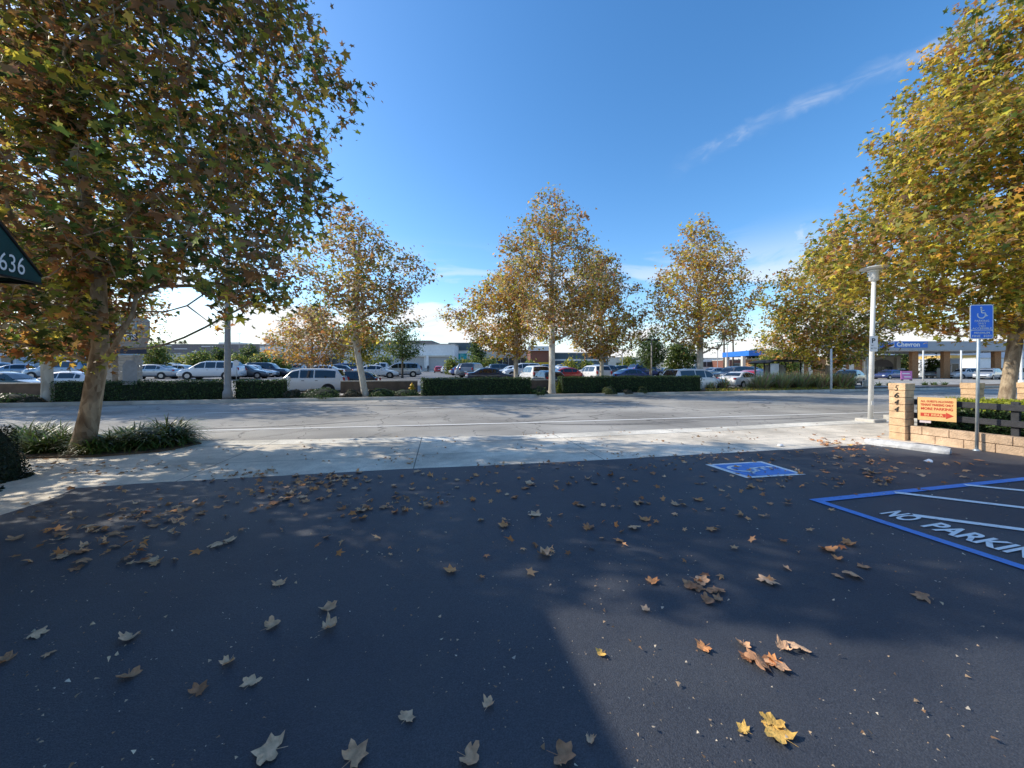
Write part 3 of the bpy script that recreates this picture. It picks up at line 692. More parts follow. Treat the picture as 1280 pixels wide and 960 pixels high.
far_tree(457, 20.9, [(2.9, 1.2, -.4), (3.6, 3.1, -.3), (4.8, 4.0, 0), (6.2, 4.1, .1), (7.6, 3.3, -.2), (9.0, 2.2, -.8), (10.3, .5, -1.2)], .17,
         'open sycamore with white leaning trunk, between the white SUV and the box hedge', 21, DARKA, 430, 6200, .125, .55, .2, lump=.5)
far_tree(690, 20.9, [(3.3, .8, .3), (4.2, 2.4, .3), (5.6, 3.3, .1), (7.4, 3.4, -.1), (9.2, 2.9, -.1), (10.8, 1.9, 0), (12.3, .4, .1)], .20,
         'tall sycamore with straight white trunk, in the gap between two box hedges', 22, AUT, 560, 7600, .125, -.0, .16)
far_tree(645, 28, [(2.6, 1.4, -.6), (3.6, 3.0, -.7), (5.4, 3.6, -.9), (7.6, 3.0, -.6), (9.2, 1.8, -.3), (10.6, .4, 0)], .19,
         'yellow green sycamore behind the long box hedge, left of the tall white trunk', 23, GOLD, 480, 8000, .15, 0, .06, group=None)
far_tree(752, 28, [(2.7, 1.6, 0), (3.8, 3.0, .1), (5.6, 3.5, 0), (8, 3.2, -.2), (10, 2.2, -.5), (11.9, .5, -.6)], .18,
         'dense bronze sycamore standing behind the right hand box hedge', 24, AUT, 500, 8600, .15, 0, .06)
far_tree(875, 23.5, [(3.2, 1.2, 0), (4.2, 3.0, 0), (5.8, 3.9, .1), (7.8, 3.6, .1), (9.8, 2.9, 0), (11.6, 1.7, -.1), (13.0, .4, -.1)], .24,
         'conical golden sycamore at the right end of the far box hedge', 25, GOLD, 560, 8600, .14, 0, .14)
far_tree(1036, 22.6, [(1.8, 1.2, 0), (2.6, 3.8, -.2), (4.2, 5.0, 0), (6.2, 5.0, 0), (8.2, 4.2, 0), (10, 3.0, -.3), (11.9, .6, -.4)], .24,
         'broad green and gold sycamore spreading over the bus shelter', 26, dict(green=2.4, olive=4, yellow=1.8, gold=1.8, rust=1.1, brown=1.2, orange=.8), 800, 15000, .16, 0, .08)
far_tree(390, 32, [(2.0, 1.4, 0), (2.9, 2.9, 0), (4.2, 3.0, 0), (5.6, 2.0, 0), (6.8, .4, 0)], .13,
         'small orange leaved tree in the parking lot behind the white SUV', 27, dict(olive=2, gold=3, orange=3, tan=3, rust=1), 300, 3400, .15, 0, .22)
far_tree(448, 34, [(2.2, 1.2, 0), (3.2, 2.0, 0), (4.6, 2.2, 0), (6.0, .6, 0)], .13,
         'yellow green young tree behind the leaning white trunk', 28, dict(olive=3, green=2, yellow=2), 220, 2600, .15, 0, .1)
far_tree(60, 20.9, [(2.3, 1.6, 0), (3.4, 3.2, 0), (5, 3.8, 0), (7, 3.4, 0), (9, 2.2, 0), (10.4, .4, 0)], .2,
         'sycamore with pale trunk by the left end of the far box hedge', 29, DARKA, 460, 7600, .14, .1, .1)
far_tree(-70, 20.9, [(2.3, 1.6, 0), (3.4, 3.2, 0), (5, 3.8, 0), (7, 3.4, 0), (9, 2.2, 0), (10.4, .4, 0)], .2,
         'sycamore beyond the left edge of the far kerb', 30, AUT, 380, 5000, .15, .1, .1)
GR = dict(green=4, dgreen=3, olive=1); DG = dict(dgreen=5, green=2)
LG = dict(green=5, olive=3)
def green_tree(px, py_base, Y, py_top, wpx, label, seed, pal=GR, n=2600, low=.3, size=.17, group=None, bark='bark_dark', r0=.12, name='shade_tree'):
    X = rr(px)*Y; b = gz(X, Y); top = zz(py_top, Y); h = top-b; w = wpx/F*Y
    prof = [(b+h*low, w*.55, 0, 0), (b+h*(low+.12), w*.9, 0, 0), (b+h*.62, w, 0, 0), (b+h*.85, w*.7, 0, 0), (top, w*.15, 0, 0)]
    return grow(name, [(X, Y, b-.1), (X, Y, b+h*low), (X, Y, b+h*.7)], r0, prof, 150, n, size*Y/40, pal, label, group=group, seed=seed, bark=M[bark], spread=.30*Y/40, hang=.5, gap=0, lump=.25)
green_tree(503, 470, 42, 403, 25, 'dark green round headed tree before the white supermarket', 41, GR, 3600, .34, .15)
green_tree(813, 470, 42, 414, 22, 'dark green oval tree just left of the grey lot lamp', 42, DG, 3600, .3)
green_tree(850, 470, 44, 426, 25, 'bushy bright green tree between the lot lamp and the golden sycamore', 43, GR, 4600, .25)
green_tree(195, 473, 38, 428, 19, 'young light green tree right of the tall shop sign', 44, LG, 2200, .35)
green_tree(252, 465, 62, 440, 19, 'round light green ficus over the white van bonnet', 45, LG, 3400, .12)
green_tree(226, 465, 64, 446, 12, 'small round green ficus left of the bigger one by the white van', 46, LG, 1800, .12)
green_tree(275, 465, 80, 434, 13, 'dark green tree just left of the grey street light pole', 47, DG, 1800, .15)
green_tree(312, 465, 80, 432, 15, 'dark green tree just right of the grey street light pole', 48, DG, 2000, .15)
green_tree(297, 465, 60, 442, 9, 'small light green tree behind the round white sign back', 49, LG, 1400, .12)
green_tree(328, 465, 60, 441, 12, 'round light green tree left of the teal mural', 50, LG, 1800, .12)
green_tree(350, 465, 60, 445, 11, 'round light green tree before the teal mural', 51, LG, 1600, .12)
green_tree(478, 465, 60, 444, 15, 'clipped round green tree below the green shop lettering', 52, GR, 2400, .15)
for i, (px, yt, w, lab) in enumerate(((564, 449, 6, 'left of the teal window'), (579, 450, 6, 'right of the teal window'), (593, 448, 9, 'behind the first dark parked cars'), (612, 447, 8, 'left of the pale double trunks'))):
    green_tree(px, 465, 62, yt, w, 'small round olive green lot tree ' + lab, 60+i, LG, 1100, .2)
green_tree(597, 465, 70, 420, 12, 'dark green tall tree behind the yellow green sycamore', 66, DG, 2000, .15)
green_tree(662, 465, 58, 452, 9, 'small light green lot tree right of the double pale trunks', 67, LG, 1100, .2)
green_tree(713, 465, 56, 450, 8, 'small yellow green tree above the red parked car', 68, dict(olive=3, yellow=2, green=2), 1000, .2)
green_tree(733, 465, 56, 452, 8, 'small light green tree right of the red parked car', 69, LG, 1000, .2)
green_tree(786, 465, 75, 446, 12, 'light green round tree beyond the blue parked cars', 70, LG, 1500, .15)
green_tree(945, 474, 75, 435, 10, 'distant dark green dome shaped tree behind the palms', 71, DG, 1500, .1)
green_tree(975, 474, 48, 432, 24, 'bright green leafy tree behind the bus shelter', 72, dict(green=4, olive=3), 3600, .2)
green_tree(955, 474, 60, 447, 14, 'small dull green tree under the blue canopy', 73, GR, 1400, .2)
green_tree(100, 470, 52, 446, 13, 'low round green tree behind the white sedans at left', 74, LG, 1500, .15)
green_tree(78, 470, 52, 447, 10, 'low dark green tree right of the pale left trunk', 75, GR, 1300, .15)
green_tree(32, 470, 58, 447, 16, 'low green tree by the blue and white corner building', 76, LG, 1600, .15)
green_tree(1128, 472, 78, 437, 12, 'dark green tree seen under the blue station canopy', 77, DG, 1800, .1)
green_tree(1166, 474, 66, 447, 8, 'small dark conifer like tree between the two brick canopy columns', 78, DG, 1200, .15)
# ================================================================ palms
def palm(px, Y, py_c, rpx, label, seed, trunk_r=.22, group=None):
    g = random.Random(seed); X = rr(px)*Y; b = gz(X, Y); zc = zz(py_c, Y); o = empty('palm_tree', (X, Y, b), 0, label, 'palm tree', group)
    mb = MB(); mb.tube([(0, 0, 0), (.1*g.random(), 0, (zc-b)*.5), (0, 0, zc-b)], [trunk_r*1.15, trunk_r*.85, trunk_r*.8], 8); mb.build('trunk', M['bark_dark'], o)
    r = rpx/F*Y; n = 70; P = []; Nn = []; S = []; C = []
    for i in range(n):
        a = g.uniform(0, 6.283); e = g.uniform(-1.2, 1.35); L_ = r*g.uniform(.75, 1.05)
        for k in range(1, 15):
            f = k/14; x = math.cos(a)*math.cos(e)*L_*f; y = math.sin(a)*math.cos(e)*L_*f; z = math.sin(e)*L_*f - f*f*L_*.35
            P.append((X+x+g.gauss(0, .05), Y+y+g.gauss(0, .05), zc+z)); Nn.append((g.gauss(0, .6), g.gauss(0, .6), 1)); S.append(r*.13); C.append([c*g.uniform(.6, 1.3)*(.7 if e > -.4 else 1) for c in (PAL['green'] if e > -.5 else PAL['brown'])])
    leafcloud('fronds', np.array(P), np.array(Nn), np.array(S), np.array(C), 'mid', M['leaf_small'], o)
palm(905, 85, 419, 8, 'shorter of the two slim fan palms right of the golden sycamore', 1)
palm(916, 90, 409, 8, 'taller of the two slim fan palms right of the golden sycamore', 2)
for i, (px, py) in enumerate(((189, 424), (198, 423), (204, 427), (219, 427), (226, 428), (231, 427), (897, 432))):
    palm(px, 170, py, 3.4, 'tiny distant fan palm on the skyline beyond the grey store', 10+i, .2, 'distant skyline palms')
# ================================================================ clipped hedges
M['hedge_core'] = pm('hedge_shadow', (.012, .022, .008), .9, .4, 12, .6)  # dark solid core, its colour stands for the shade between the leaves
HG = np.array([(.035, .075, .018), (.055, .10, .022), (.028, .055, .014), (.075, .125, .03)])
def hedge_box(name, c, d, rz, label, dens=420, size=.045, cols=HG, seed=1, cat='hedge', z0=.12, wob=.055, top=None):
    g = np.random.default_rng(seed); o = empty(name, (c[0], c[1], z0), rz, label, cat)
    x, y, h = d; mb = MB(); nx = max(2, int(x/.5)); 
    mb.box((0, 0, h/2-.02), (x-.14, y-.14, h-.08), 0, .04); mb.build('shadow_core', M['hedge_core'], o)
    P = []; Nn = []
    for (nv, area, f) in (((0, -1, 0), x*h, lambda u, v: (u*x-x/2, -y/2, v*h)), ((0, 1, 0), x*h*.4, lambda u, v: (u*x-x/2, y/2, v*h)), ((-1, 0, 0), y*h, lambda u, v: (-x/2, u*y-y/2, v*h)), ((1, 0, 0), y*h, lambda u, v: (x/2, u*y-y/2, v*h)), ((0, 0, 1), x*y, lambda u, v: (u*x-x/2, v*y-y/2, h))):
        n = int(area*dens); U = g.random((n, 2))
        q = np.array([f(a, b) for a, b in U]) if n else np.zeros((0, 3)); 
        if n == 0: continue
        w = np.array([mnoise.noise(Vector((a*1.6+seed, b*1.6, c_*1.6))) for a, b, c_ in q])
        q = q + np.array(nv)*(w*wob*1.6 + g.normal(0, wob*.5, n) - .02)[:, None]
        P.append(q); Nn.append(np.array(nv)*.9 + g.normal(0, .6, (n, 3)) + np.array([0, 0, .3]))
    P = np.vstack(P); Nn = np.vstack(Nn); ca, sa = math.cos(rz), math.sin(rz)
    Rm = np.array([[ca, -sa, 0], [sa, ca, 0], [0, 0, 1]])
    n = len(P); C = cols[g.integers(0, len(cols), n)]*g.uniform(.7, 1.3, (n, 1))
    if top is not None:
        m = P[:, 2] > h-.08-.06*g.random(n); C[m] = np.array(top)*g.uniform(.7, 1.3, (m.sum(), 1))  # uppermost leaves coloured brighter, sunlight on the hedge top put into the colour
    W = P + np.array([0, 0, 0])
    ob_ = leafcloud('leaves', W, Nn, np.full(n, size)*g.uniform(.7, 1.3, n), C, 'oval', M['leaf_small'], None, g); ob_.parent = o
    return o
def hedge_px(p0, p1, t, py_top, label, seed, th=.9, **k):
    X0, Y0 = pt(p0, t); X1, Y1 = pt(p1, t); top = zz(py_top, (Y0+Y1)/2)
    L_ = math.hypot(X1-X0, Y1-Y0); cx, cy = (X0+X1)/2 - SN*th/2, (Y0+Y1)/2 + CS*th/2
    return hedge_box('box_hedge', (cx, cy), (L_, th, top-.12), math.atan2(SN, CS), label, seed=seed, **k)
hedge_px(63, 277, 20.5, 476.5, 'long dark clipped box hedge left of the grey street light', 1)
hedge_px(291, 354, 20.5, 475, 'short dark clipped box hedge right of the grey street light', 2)
hedge_px(527, 665, 20.4, 472.5, 'dark clipped box hedge left of the tall white sycamore trunk', 3)
hedge_px(704, 878, 20.6, 470.5, 'dark clipped box hedge right of the tall white sycamore trunk', 4)
# ================================================================ round shrubs
def shrub(X, Y, z0, rx, ry, rz_, label, seed, cols=HG, n=2200, size=.04, name='shrub', group=None, lump=.18, kind='oval'):
    g = np.random.default_rng(seed); o = empty(name, (X, Y, z0), 0, label, 'shrub', group)
    d = unit(g.normal(size=(n, 3))); d[:, 2] = np.abs(d[:, 2])*1.0 - .12
    w = np.array([mnoise.noise(Vector(tuple(q*1.8)) + Vector((seed, 0, 0))) for q in d])
    rad = (1 + w*lump*2 - np.abs(g.normal(0, .09, n)))[:, None]
    P = d*rad*np.array([rx, ry, rz_])*.97 + np.array([X, Y, z0]); P[:, 2] = np.maximum(P[:, 2], z0+.01)
    C = cols[g.integers(0, len(cols), n)]*g.uniform(.7, 1.3, (n, 1))
    mb = MB(); vs = []; fs = []; A = 14; B = 6
    for j in range(B+1):
        e = R(90*j/B)
        for k in range(A): a = 2*math.pi*k/A; vs.append((math.cos(a)*math.cos(e)*rx*.84, math.sin(a)*math.cos(e)*ry*.84, math.sin(e)*rz_*.84))
    for j in range(B):
        for k in range(A): fs.append((j*A+k, j*A+(k+1) % A, (j+1)*A+(k+1) % A, (j+1)*A+k))
    mb.add(vs, fs); mb.build('shadow_core', M['hedge_core'], o)
    leafcloud('leaves', P, d + g.normal(0, .55, (n, 3)), size*g.uniform(.7, 1.3, n), C, kind, M['leaf_small'], o, g); return o
GREY = np.array([(.075, .075, .05), (.09, .08, .05), (.06, .065, .045), (.11, .09, .06)])
OLV = np.array([(.08, .10, .03), (.10, .12, .035), (.06, .085, .025)])
YG = np.array([(.22, .26, .03), (.30, .30, .04), (.14, .19, .03)])
def shrub_px(px, t, w, h, label, seed, cols=HG, z0=.12, dep=1.0, **k):
    X, Y = pt(px, t); rx = w/F*Y/2; return shrub(X, Y, z0, rx, rx*dep, h/F*Y, label, seed, cols, **k)
for i, (px, t, w, h, c, lab) in enumerate((
    (366, 20.7, 26, 12, GREY, 'grey leaved low shrub at the right end of the short box hedge'), (404, 20.7, 44, 13, HG, 'wide dark green low shrub below the white SUV'),
    (388, 21.6, 20, 10, GREY, 'dull low shrub behind the wide dark one below the white SUV'), (440, 20.8, 22, 10, GREY, 'brownish low shrub left of the leaning white trunk'),
    (478, 20.7, 32, 12, HG, 'dark low shrub right of the leaning white trunk'), (462, 21.6, 18, 9, GREY, 'greyish low shrub just behind the leaning white trunk'),
    (507, 21.5, 38, 8, HG, 'long flat green shrub beside the hydrant'), (674, 20.3, 24, 11, HG, 'small dark shrub hugging the hedge by the tall white trunk'),
    (761, 20.1, 21, 10, OLV, 'rounded olive green shrub at the foot of the right hand hedge'), (803, 20.1, 14, 9, OLV, 'small tufty shrub before the right hand hedge'),
    (783, 20.1, 16, 5, GREY, 'very low grey shrub between two green ones at the hedge foot'), (697, 21.3, 12, 16, YG, 'upright yellow green shrub between tall white trunk and hedge'),
    (15, 21.0, 60, 12, HG, 'long low dark shrub before the brown block wall at far left'), (-10, 20.6, 40, 9, GREY, 'low brownish shrub at the far left kerb'), (40, 20.4, 22, 8, GREY, 'low brownish shrub next to the pale left trunk'))):
    shrub_px(px, t, w, h, lab, 200+i, c, n=1500, size=.05)
for i, px in enumerate((180, 200, 222, 240)):
    shrub_px(px, 31, 22, 9, 'low sunlit olive shrub in the lot island, number %s from the shop sign' % ('one', 'two', 'three', 'four')[i], 230+i, OLV, z0=gz(*pt(px, 31)), n=900, size=.08)
for i, px in enumerate((444, 487, 572, 590, 612, 632, 660, 780, 803, 830, 850)):
    shrub_px(px, 29, 26, 8, 'low yellow green shrub in the strip behind the wall and box hedges', 250+i, YG if i % 3 else OLV, z0=gz(*pt(px, 29)), n=800, size=.08, group='yellow green shrubs along the lot edge')
shrub_px(496, 24.3, 14, 14, 'tufty green plant behind the flat shrub near the hydrant', 270, OLV, n=900)
# near left planter
BOXC = np.array([(.014, .026, .010), (.02, .036, .012), (.01, .02, .008)])
shrub(-7.28, 4.95, 0, .55, .5, .98, 'dark clipped boxwood bush at the left edge by the awning', 300, BOXC, 9000, .021, lump=.12)
shrub(-6.50, 4.45, 0, .22, .22, .34, 'small dark boxwood tuft low at the left edge', 301, BOXC, 1600, .02, lump=.2)
# ================================================================ strap leaved plants and grasses
def clump(name, X, Y, z0, r, h, n, label, seed, cols, w=.014, cat='plant', group=None, arch=.6):
    g = random.Random(seed); o = empty(name, (X, Y, z0), 0, label, cat, group); V = []; Fc = []; C = []
    for i in range(n):
        a = g.uniform(0, 6.283); rb = r*.45*math.sqrt(g.random()); b = g.uniform(0, 6.283); L_ = h*g.uniform(.7, 1.25); el = g.uniform(.75, 1.45); col = [c*g.uniform(.65, 1.35) for c in cols[g.randrange(len(cols))]]
        x, y, z = math.cos(b)*rb, math.sin(b)*rb, 0; ww = w*g.uniform(.7, 1.3); base = len(V); m = 6
        for k in range(m+1):
            tw = ww*(1 - (k/m)**2.2)+.0008; V += [(x - math.sin(a)*tw, y + math.cos(a)*tw, z), (x + math.sin(a)*tw, y - math.cos(a)*tw, z)]
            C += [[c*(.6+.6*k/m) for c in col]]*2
            x += math.cos(a)*math.cos(el)*L_/m; y += math.sin(a)*math.cos(el)*L_/m; z += math.sin(el)*L_/m; el -= arch*g.uniform(.2, .55)
            z = max(z, .01)
        Fc += [(base+2*k, base+2*k+1, base+2*k+3, base+2*k+2) for k in range(m)]
    me = bpy.data.meshes.new('blades'); me.from_pydata(V, [], Fc); ca = me.attributes.new('Col', 'FLOAT_COLOR', 'POINT'); ca.data.foreach_set('color', [v for c in C for v in (*c, 1)])
    link('blades', me, M['blade'], o); return o
AG = [(.045, .085, .022), (.065, .12, .03), (.035, .065, .018), (.11, .15, .04)]
AGL = [(.14, .20, .04), (.10, .16, .035), (.2, .24, .07)]
pos = [(124, 6.75), (141, 6.8), (158, 6.95), (175, 7.0), (192, 7.1), (208, 7.25), (222, 7.35), (150, 7.3), (170, 7.4), (188, 7.5), (206, 7.6), (216, 7.7)]
words = ['just right of the big trunk', 'second from the big trunk', 'in the middle of the planter front', 'right of the planter middle', 'third from the driveway corner', 'second from the driveway corner', 'at the driveway corner of the planter', 'behind the big trunk side plants', 'behind the planter middle', 'in the back row near the middle', 'in the back row near the corner', 'tallest at the back corner']
for i, ((px, Y), wd_) in enumerate(zip(pos, words)):
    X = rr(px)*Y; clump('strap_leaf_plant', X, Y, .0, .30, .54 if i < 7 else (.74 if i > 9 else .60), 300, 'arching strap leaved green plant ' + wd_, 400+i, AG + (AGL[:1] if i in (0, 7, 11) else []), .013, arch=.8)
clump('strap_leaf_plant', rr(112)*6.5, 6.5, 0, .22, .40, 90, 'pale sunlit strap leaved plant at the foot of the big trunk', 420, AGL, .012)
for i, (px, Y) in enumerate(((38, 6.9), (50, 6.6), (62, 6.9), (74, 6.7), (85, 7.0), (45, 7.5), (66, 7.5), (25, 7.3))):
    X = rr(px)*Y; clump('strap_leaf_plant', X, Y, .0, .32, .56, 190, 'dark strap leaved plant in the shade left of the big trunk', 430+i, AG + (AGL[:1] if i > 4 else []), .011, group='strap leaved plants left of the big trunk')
pts_ = [(-12.5, 5.6), (-9.2, 6.3), (-8.2, 6.25), (-7.2, 6.35), (-6.45, 6.75), (-6.3, 7.5), (-6.6, 7.68), (-9.5, 6.9), (-12.5, 6.2)]
mb = MB(); mb.prism(pts_, -.02, .035); tag(mb.build('planter_soil', M['soil']), kind='structure')
# hedge behind the rail fence
hh = []
X0, Y0 = 8.75, 7.85
hc = (wa.x + wd.x*2.9 + .98, wa.y + wd.y*2.9 + .42)
hedge_box('clipped_hedge', hc, (5.7, 1.15, .83), math.atan2(wd.y, wd.x), 'clipped hedge with sunlit yellow green top behind the black rail fence', 1500, .030, HG*1.5, 9, top=(.34, .36, .03), z0=.03, wob=.05)
a14 = math.atan2(SN, CS)
hedge_box('clipped_hedge', (11.7, 8.05), (3.6, .9, .80), a14, 'second clipped hedge with sunlit yellow green top in front of the street side pillars', 1300, .032, HG*1.5, 10, top=(.34, .36, .03), z0=.03, wob=.05)
mb = MB(); mb.prism([(8.75, 7.75), (11.2, 1.5), (18, 3.5), (18, 10.4), (9.2, 8.25)], -.02, .04); tag(mb.build('planter_bed', M['soil']), kind='structure')
# ornamental grasses on the far side, right
GRC = [(.36, .36, .15), (.46, .42, .22), (.28, .31, .12), (.52, .45, .24)]
g_ = random.Random(5)
spots = [(px, t) for px, t in [(952+i*8.2, 21.6 + (i % 3)*.7) for i in range(14)]]
for i, (px, t) in enumerate(spots):
    X, Y = pt(px, t); clump('ornamental_grass', X, Y, .12, .8, 1.25, 300, 'feathery grey green grass clump before the bus shelter', 500+i, GRC, .026, group='grass clumps before the bus shelter', arch=.2)
for i, px in enumerate((888, 905, 940)):
    X, Y = pt(px, 22.3); clump('spiky_plant', X, Y, .12, .5, 1.0 if i == 1 else .6, 90, ('short spiky grey green plant at the right end of the hedge', 'tall spiky grey plant before the white parked SUV', 'short spiky grey green plant left of the grasses')[i], 530+i, GRC, .035, arch=.25)
# ground cover of yellow leaves there
g = np.random.default_rng(8); P = []
for i in range(5200):
    px = g.uniform(882, 1068); t = 20.1 + g.random()**1.3*3.2; X, Y = pt(px, t); P.append((X, Y, .13+.12*g.random()*min(1, (t-20)/1.2)))
P = np.array(P); C = pick(dict(yellow=3, olive=4, gold=1.4, tan=2, green=2), len(P), g)*.8
tag(leafcloud('ground_cover', P, g.normal(0, .6, (len(P), 3))+np.array([0, 0, 1]), g.uniform(.05, .11, len(P)), C, 'mid', M['leaf_small']), 'low yellow green ground cover along the far kerb', 'ground cover', kind='stuff')
for i, px in enumerate((1098, 1112, 1156, 1168, 1180)):
    X, Y = pt(px, 24.3); clump('strap_leaf_plant', X, Y, .1, .4, .5, 60, 'low green plant in the bare strip before the station forecourt', 560+i, AGL, .02, group='low plants before the station')
mb = MB(); mb.sheet([st(47.5, 21.9), st(120, 22.6), st(120, 24.9), st(44, 24.9), st(44, 20.1)], .11); tag(mb.build('station_verge', M['soil']), kind='structure')
# ================================================================ fallen leaves
LC = [(.66, .37, .20), (.48, .24, .12), (.70, .43, .25), (.38, .17, .08), (.66, .29, .11), (.76, .45, .11)]
LM = [pm('dry_leaf', c, .8, .35, 25, .4) for c in LC]
def leafmesh(seed, curl, fine=True):
    g = random.Random(seed)
    o = [(-90, .16), (-60, .52), (-38, .60), (-22, .74), (-12, .56), (2, .52), (14, .70), (28, .90), (42, .74), (56, .56), (72, .76), (90, .98), (108, .74), (124, .57), (138, .76), (152, .88), (166, .70), (178, .52), (192, .62), (204, .72), (218, .60), (240, .5)]
    V = [(0, 0, 0)]; Fc = []; n = len(o); ax = g.uniform(0, 3.14); fx, fy = math.cos(ax), math.sin(ax)
    for ring, s_ in ((0, .5), (1, 1.0)):
        for a, r_ in o:
            r_ = r_*s_*(1+g.uniform(-.2, .12)*ring) if ring else min(r_, .55)*.6
            x, y = math.cos(R(a))*r_, math.sin(R(a))*r_
            z = curl*(abs(x*fx+y*fy)**1.6)*.5 + curl*.12*r_*r_ + g.uniform(-.07, .07)*ring
            V.append((x*(1-.25*curl*r_), y*(1-.2*curl*r_), z))
    for k in range(n):
        Fc.append((0, 1+k, 1+(k+1) % n)); Fc.append((1+k, 1+n+k, 1+n+(k+1) % n, 1+(k+1) % n))
    # the stem
    b = len(V); V += [(-.02, -.1, 0), (.02, -.1, 0), (.012, -.75, .06), (-.012, -.75, .06)]; Fc.append((b, b+1, b+2, b+3))
    mz = min(v[2] for v in V); me = bpy.data.meshes.new('fallen_leaf'); me.from_pydata([(x, y, z-mz) for x, y, z in V], [], Fc); me.update(); return me
LMESH = [leafmesh(i, c) for i, c in enumerate((.35, .6, .8, 1.1, -.5, .7, 1.4, -.8, .5, -.3, .9, 1.2))]
def fallen(px, py, size, label=None, group=None, mi=None, ci=None, flip=None, world=None):
    X, Y = world if world else gp(px, py); me = LMESH[mi if mi is not None else random.randrange(12)]
    if not me.materials: me.materials.append(LM[0])
    o = bpy.data.objects.new('fallen_leaf', me); COL.objects.link(o); o.location = (X, Y, .013); o.rotation_euler = (random.uniform(-.12, .12), random.uniform(-.12, .12), random.uniform(0, 6.28))
    s = size*random.uniform(.85, 1.1); o.scale = (s, s*random.uniform(.75, 1), s)
    o.material_slots[0].link = 'OBJECT'; o.material_slots[0].material = LM[ci if ci is not None else random.choice((0, 0, 1, 1, 2, 3, 3, 4))]
    tag(o, label or 'dry curled sycamore leaf lying on the dark asphalt', 'leaf', group); return o
big = [(340, 942, .085, 0, 2, 'wide tan leaf at the bottom edge, left of the biggest one'), (442, 952, .085, 1, 0, 'largest tan leaf cut by the bottom edge of the view'), (585, 951, .075, 2, 0, 'tan pointed leaf on the bottom edge right of centre left'), (702, 950, .075, 3, 1, 'brown leaf standing on the bottom edge near the centre'),
       (508, 902, .055, 0, 2, 'pale small leaf lying above the bottom edge, left of centre'), (410, 765, .105, 3, 0, 'big tan curled leaf with raised points left of centre'), (338, 786, .085, 2, 0, 'tan cupped leaf left of the big curled one'), (410, 788, .085, 6, 2, 'thin folded pale leaf just below the big curled one'),
       (162, 800, .08, 3, 2, 'pale upright folded leaf alone at left'), (286, 831, .07, 6, 2, 'pale arched leaf between two brown ones at left'), (312, 858, .065, 5, 2, 'pale oval leaf near the brown spread leaf'), (161, 848, .08, 3, 1, 'brown arched leaf low at left'), (247, 868, .075, 1, 3, 'brown spread leaf low at left'),
       (6, 830, .085, 3, 1, 'brown leaf on the left edge of the view'), (565, 716, .09, 1, 4, 'orange tan leaf lying alone just left of centre'), (349, 733, .085, 2, 0, 'tan doubled leaf below the left leaf drift'), (610, 886, .05, 6, 2, 'small pale thin leaf low in the centre'),
       (977, 925, .09, 0, 5, 'bright yellow leaf in the sunlit patch near the bottom'), (965, 908, .075, 5, 5, 'yellow folded leaf touching the brightest one'), (931, 917, .055, 1, 5, 'small yellow leaf left of the brightest pair'), (880, 812, .065, 1, 4, 'orange leaf at the top of the sunlit patch'), (752, 820, .055, 2, 5, 'small yellow leaf at the left tip of the sunlit patch'),
       (738, 928, .045, 6, 2, 'pale greenish folded leaf low in the sunlit patch edge'), (958, 730, .095, 4, 2, 'pale smooth leaf right of the brown leaf cluster'), (1033, 689, .11, 2, 4, 'orange tan leaf near the blue line'), (1060, 682, .10, 3, 4, 'round orange leaf right of its tan neighbour near the blue line'), (1155, 750, .085, 4, 1, 'long brown leaf below the blue line'),
       (670, 646, .15, 1, 2, 'pale leaf in the small lit spot up the centre'), (631, 659, .12, 1, 4, 'tan leaf left of the lit spot leaf'), (683, 696, .10, 6, 2, 'white torn leaf scrap in the centre'), (807, 652, .13, 2, 4, 'orange leaf right of centre in the upper lot'), (872, 626, .15, 1, 4, 'tan spread leaf below the blue wheelchair square'), (845, 632, .11, 1, 0, 'tan leaf left of the spread one below the wheelchair square'),
       (864, 735, .09, 2, 1, 'brown leaf leading the small cluster right of centre'), (875, 728, .09, 5, 0, 'tan leaf on top of the small cluster right of centre'), (897, 742, .08, 4, 1, 'brown leaf at the right of the small cluster'), (815, 730, .07, 1, 4, 'small orange tan leaf left of the small cluster'), (808, 765, .05, 1, 2, 'small pale leaf below the small cluster'),
       (45, 796, .06, 4, 2, 'small pale green leaf at left'), (62, 821, .045, 4, 0, 'tiny brown leaf under the pale green one at left'), (285, 678, .15, 5, 2, 'pale leaf at the left in a pair with a brown star shaped one'), (273, 683, .12, 4, 2, 'flat whitish leaf at the left of the star shaped pair'), (452, 640, .16, 1, 0, 'tan cluster leaf left of the centre top'), (20, 676, .17, 2, 1, 'brown cupped leaf on the left edge, higher up')]
for px, py, s, mi, ci, lab in big: fallen(px, py, min(s, .10), lab, None, mi, ci)
gl = 'scattered dry leaves on the dark lot'
placed = [gp(b[0], b[1]) for b in big]
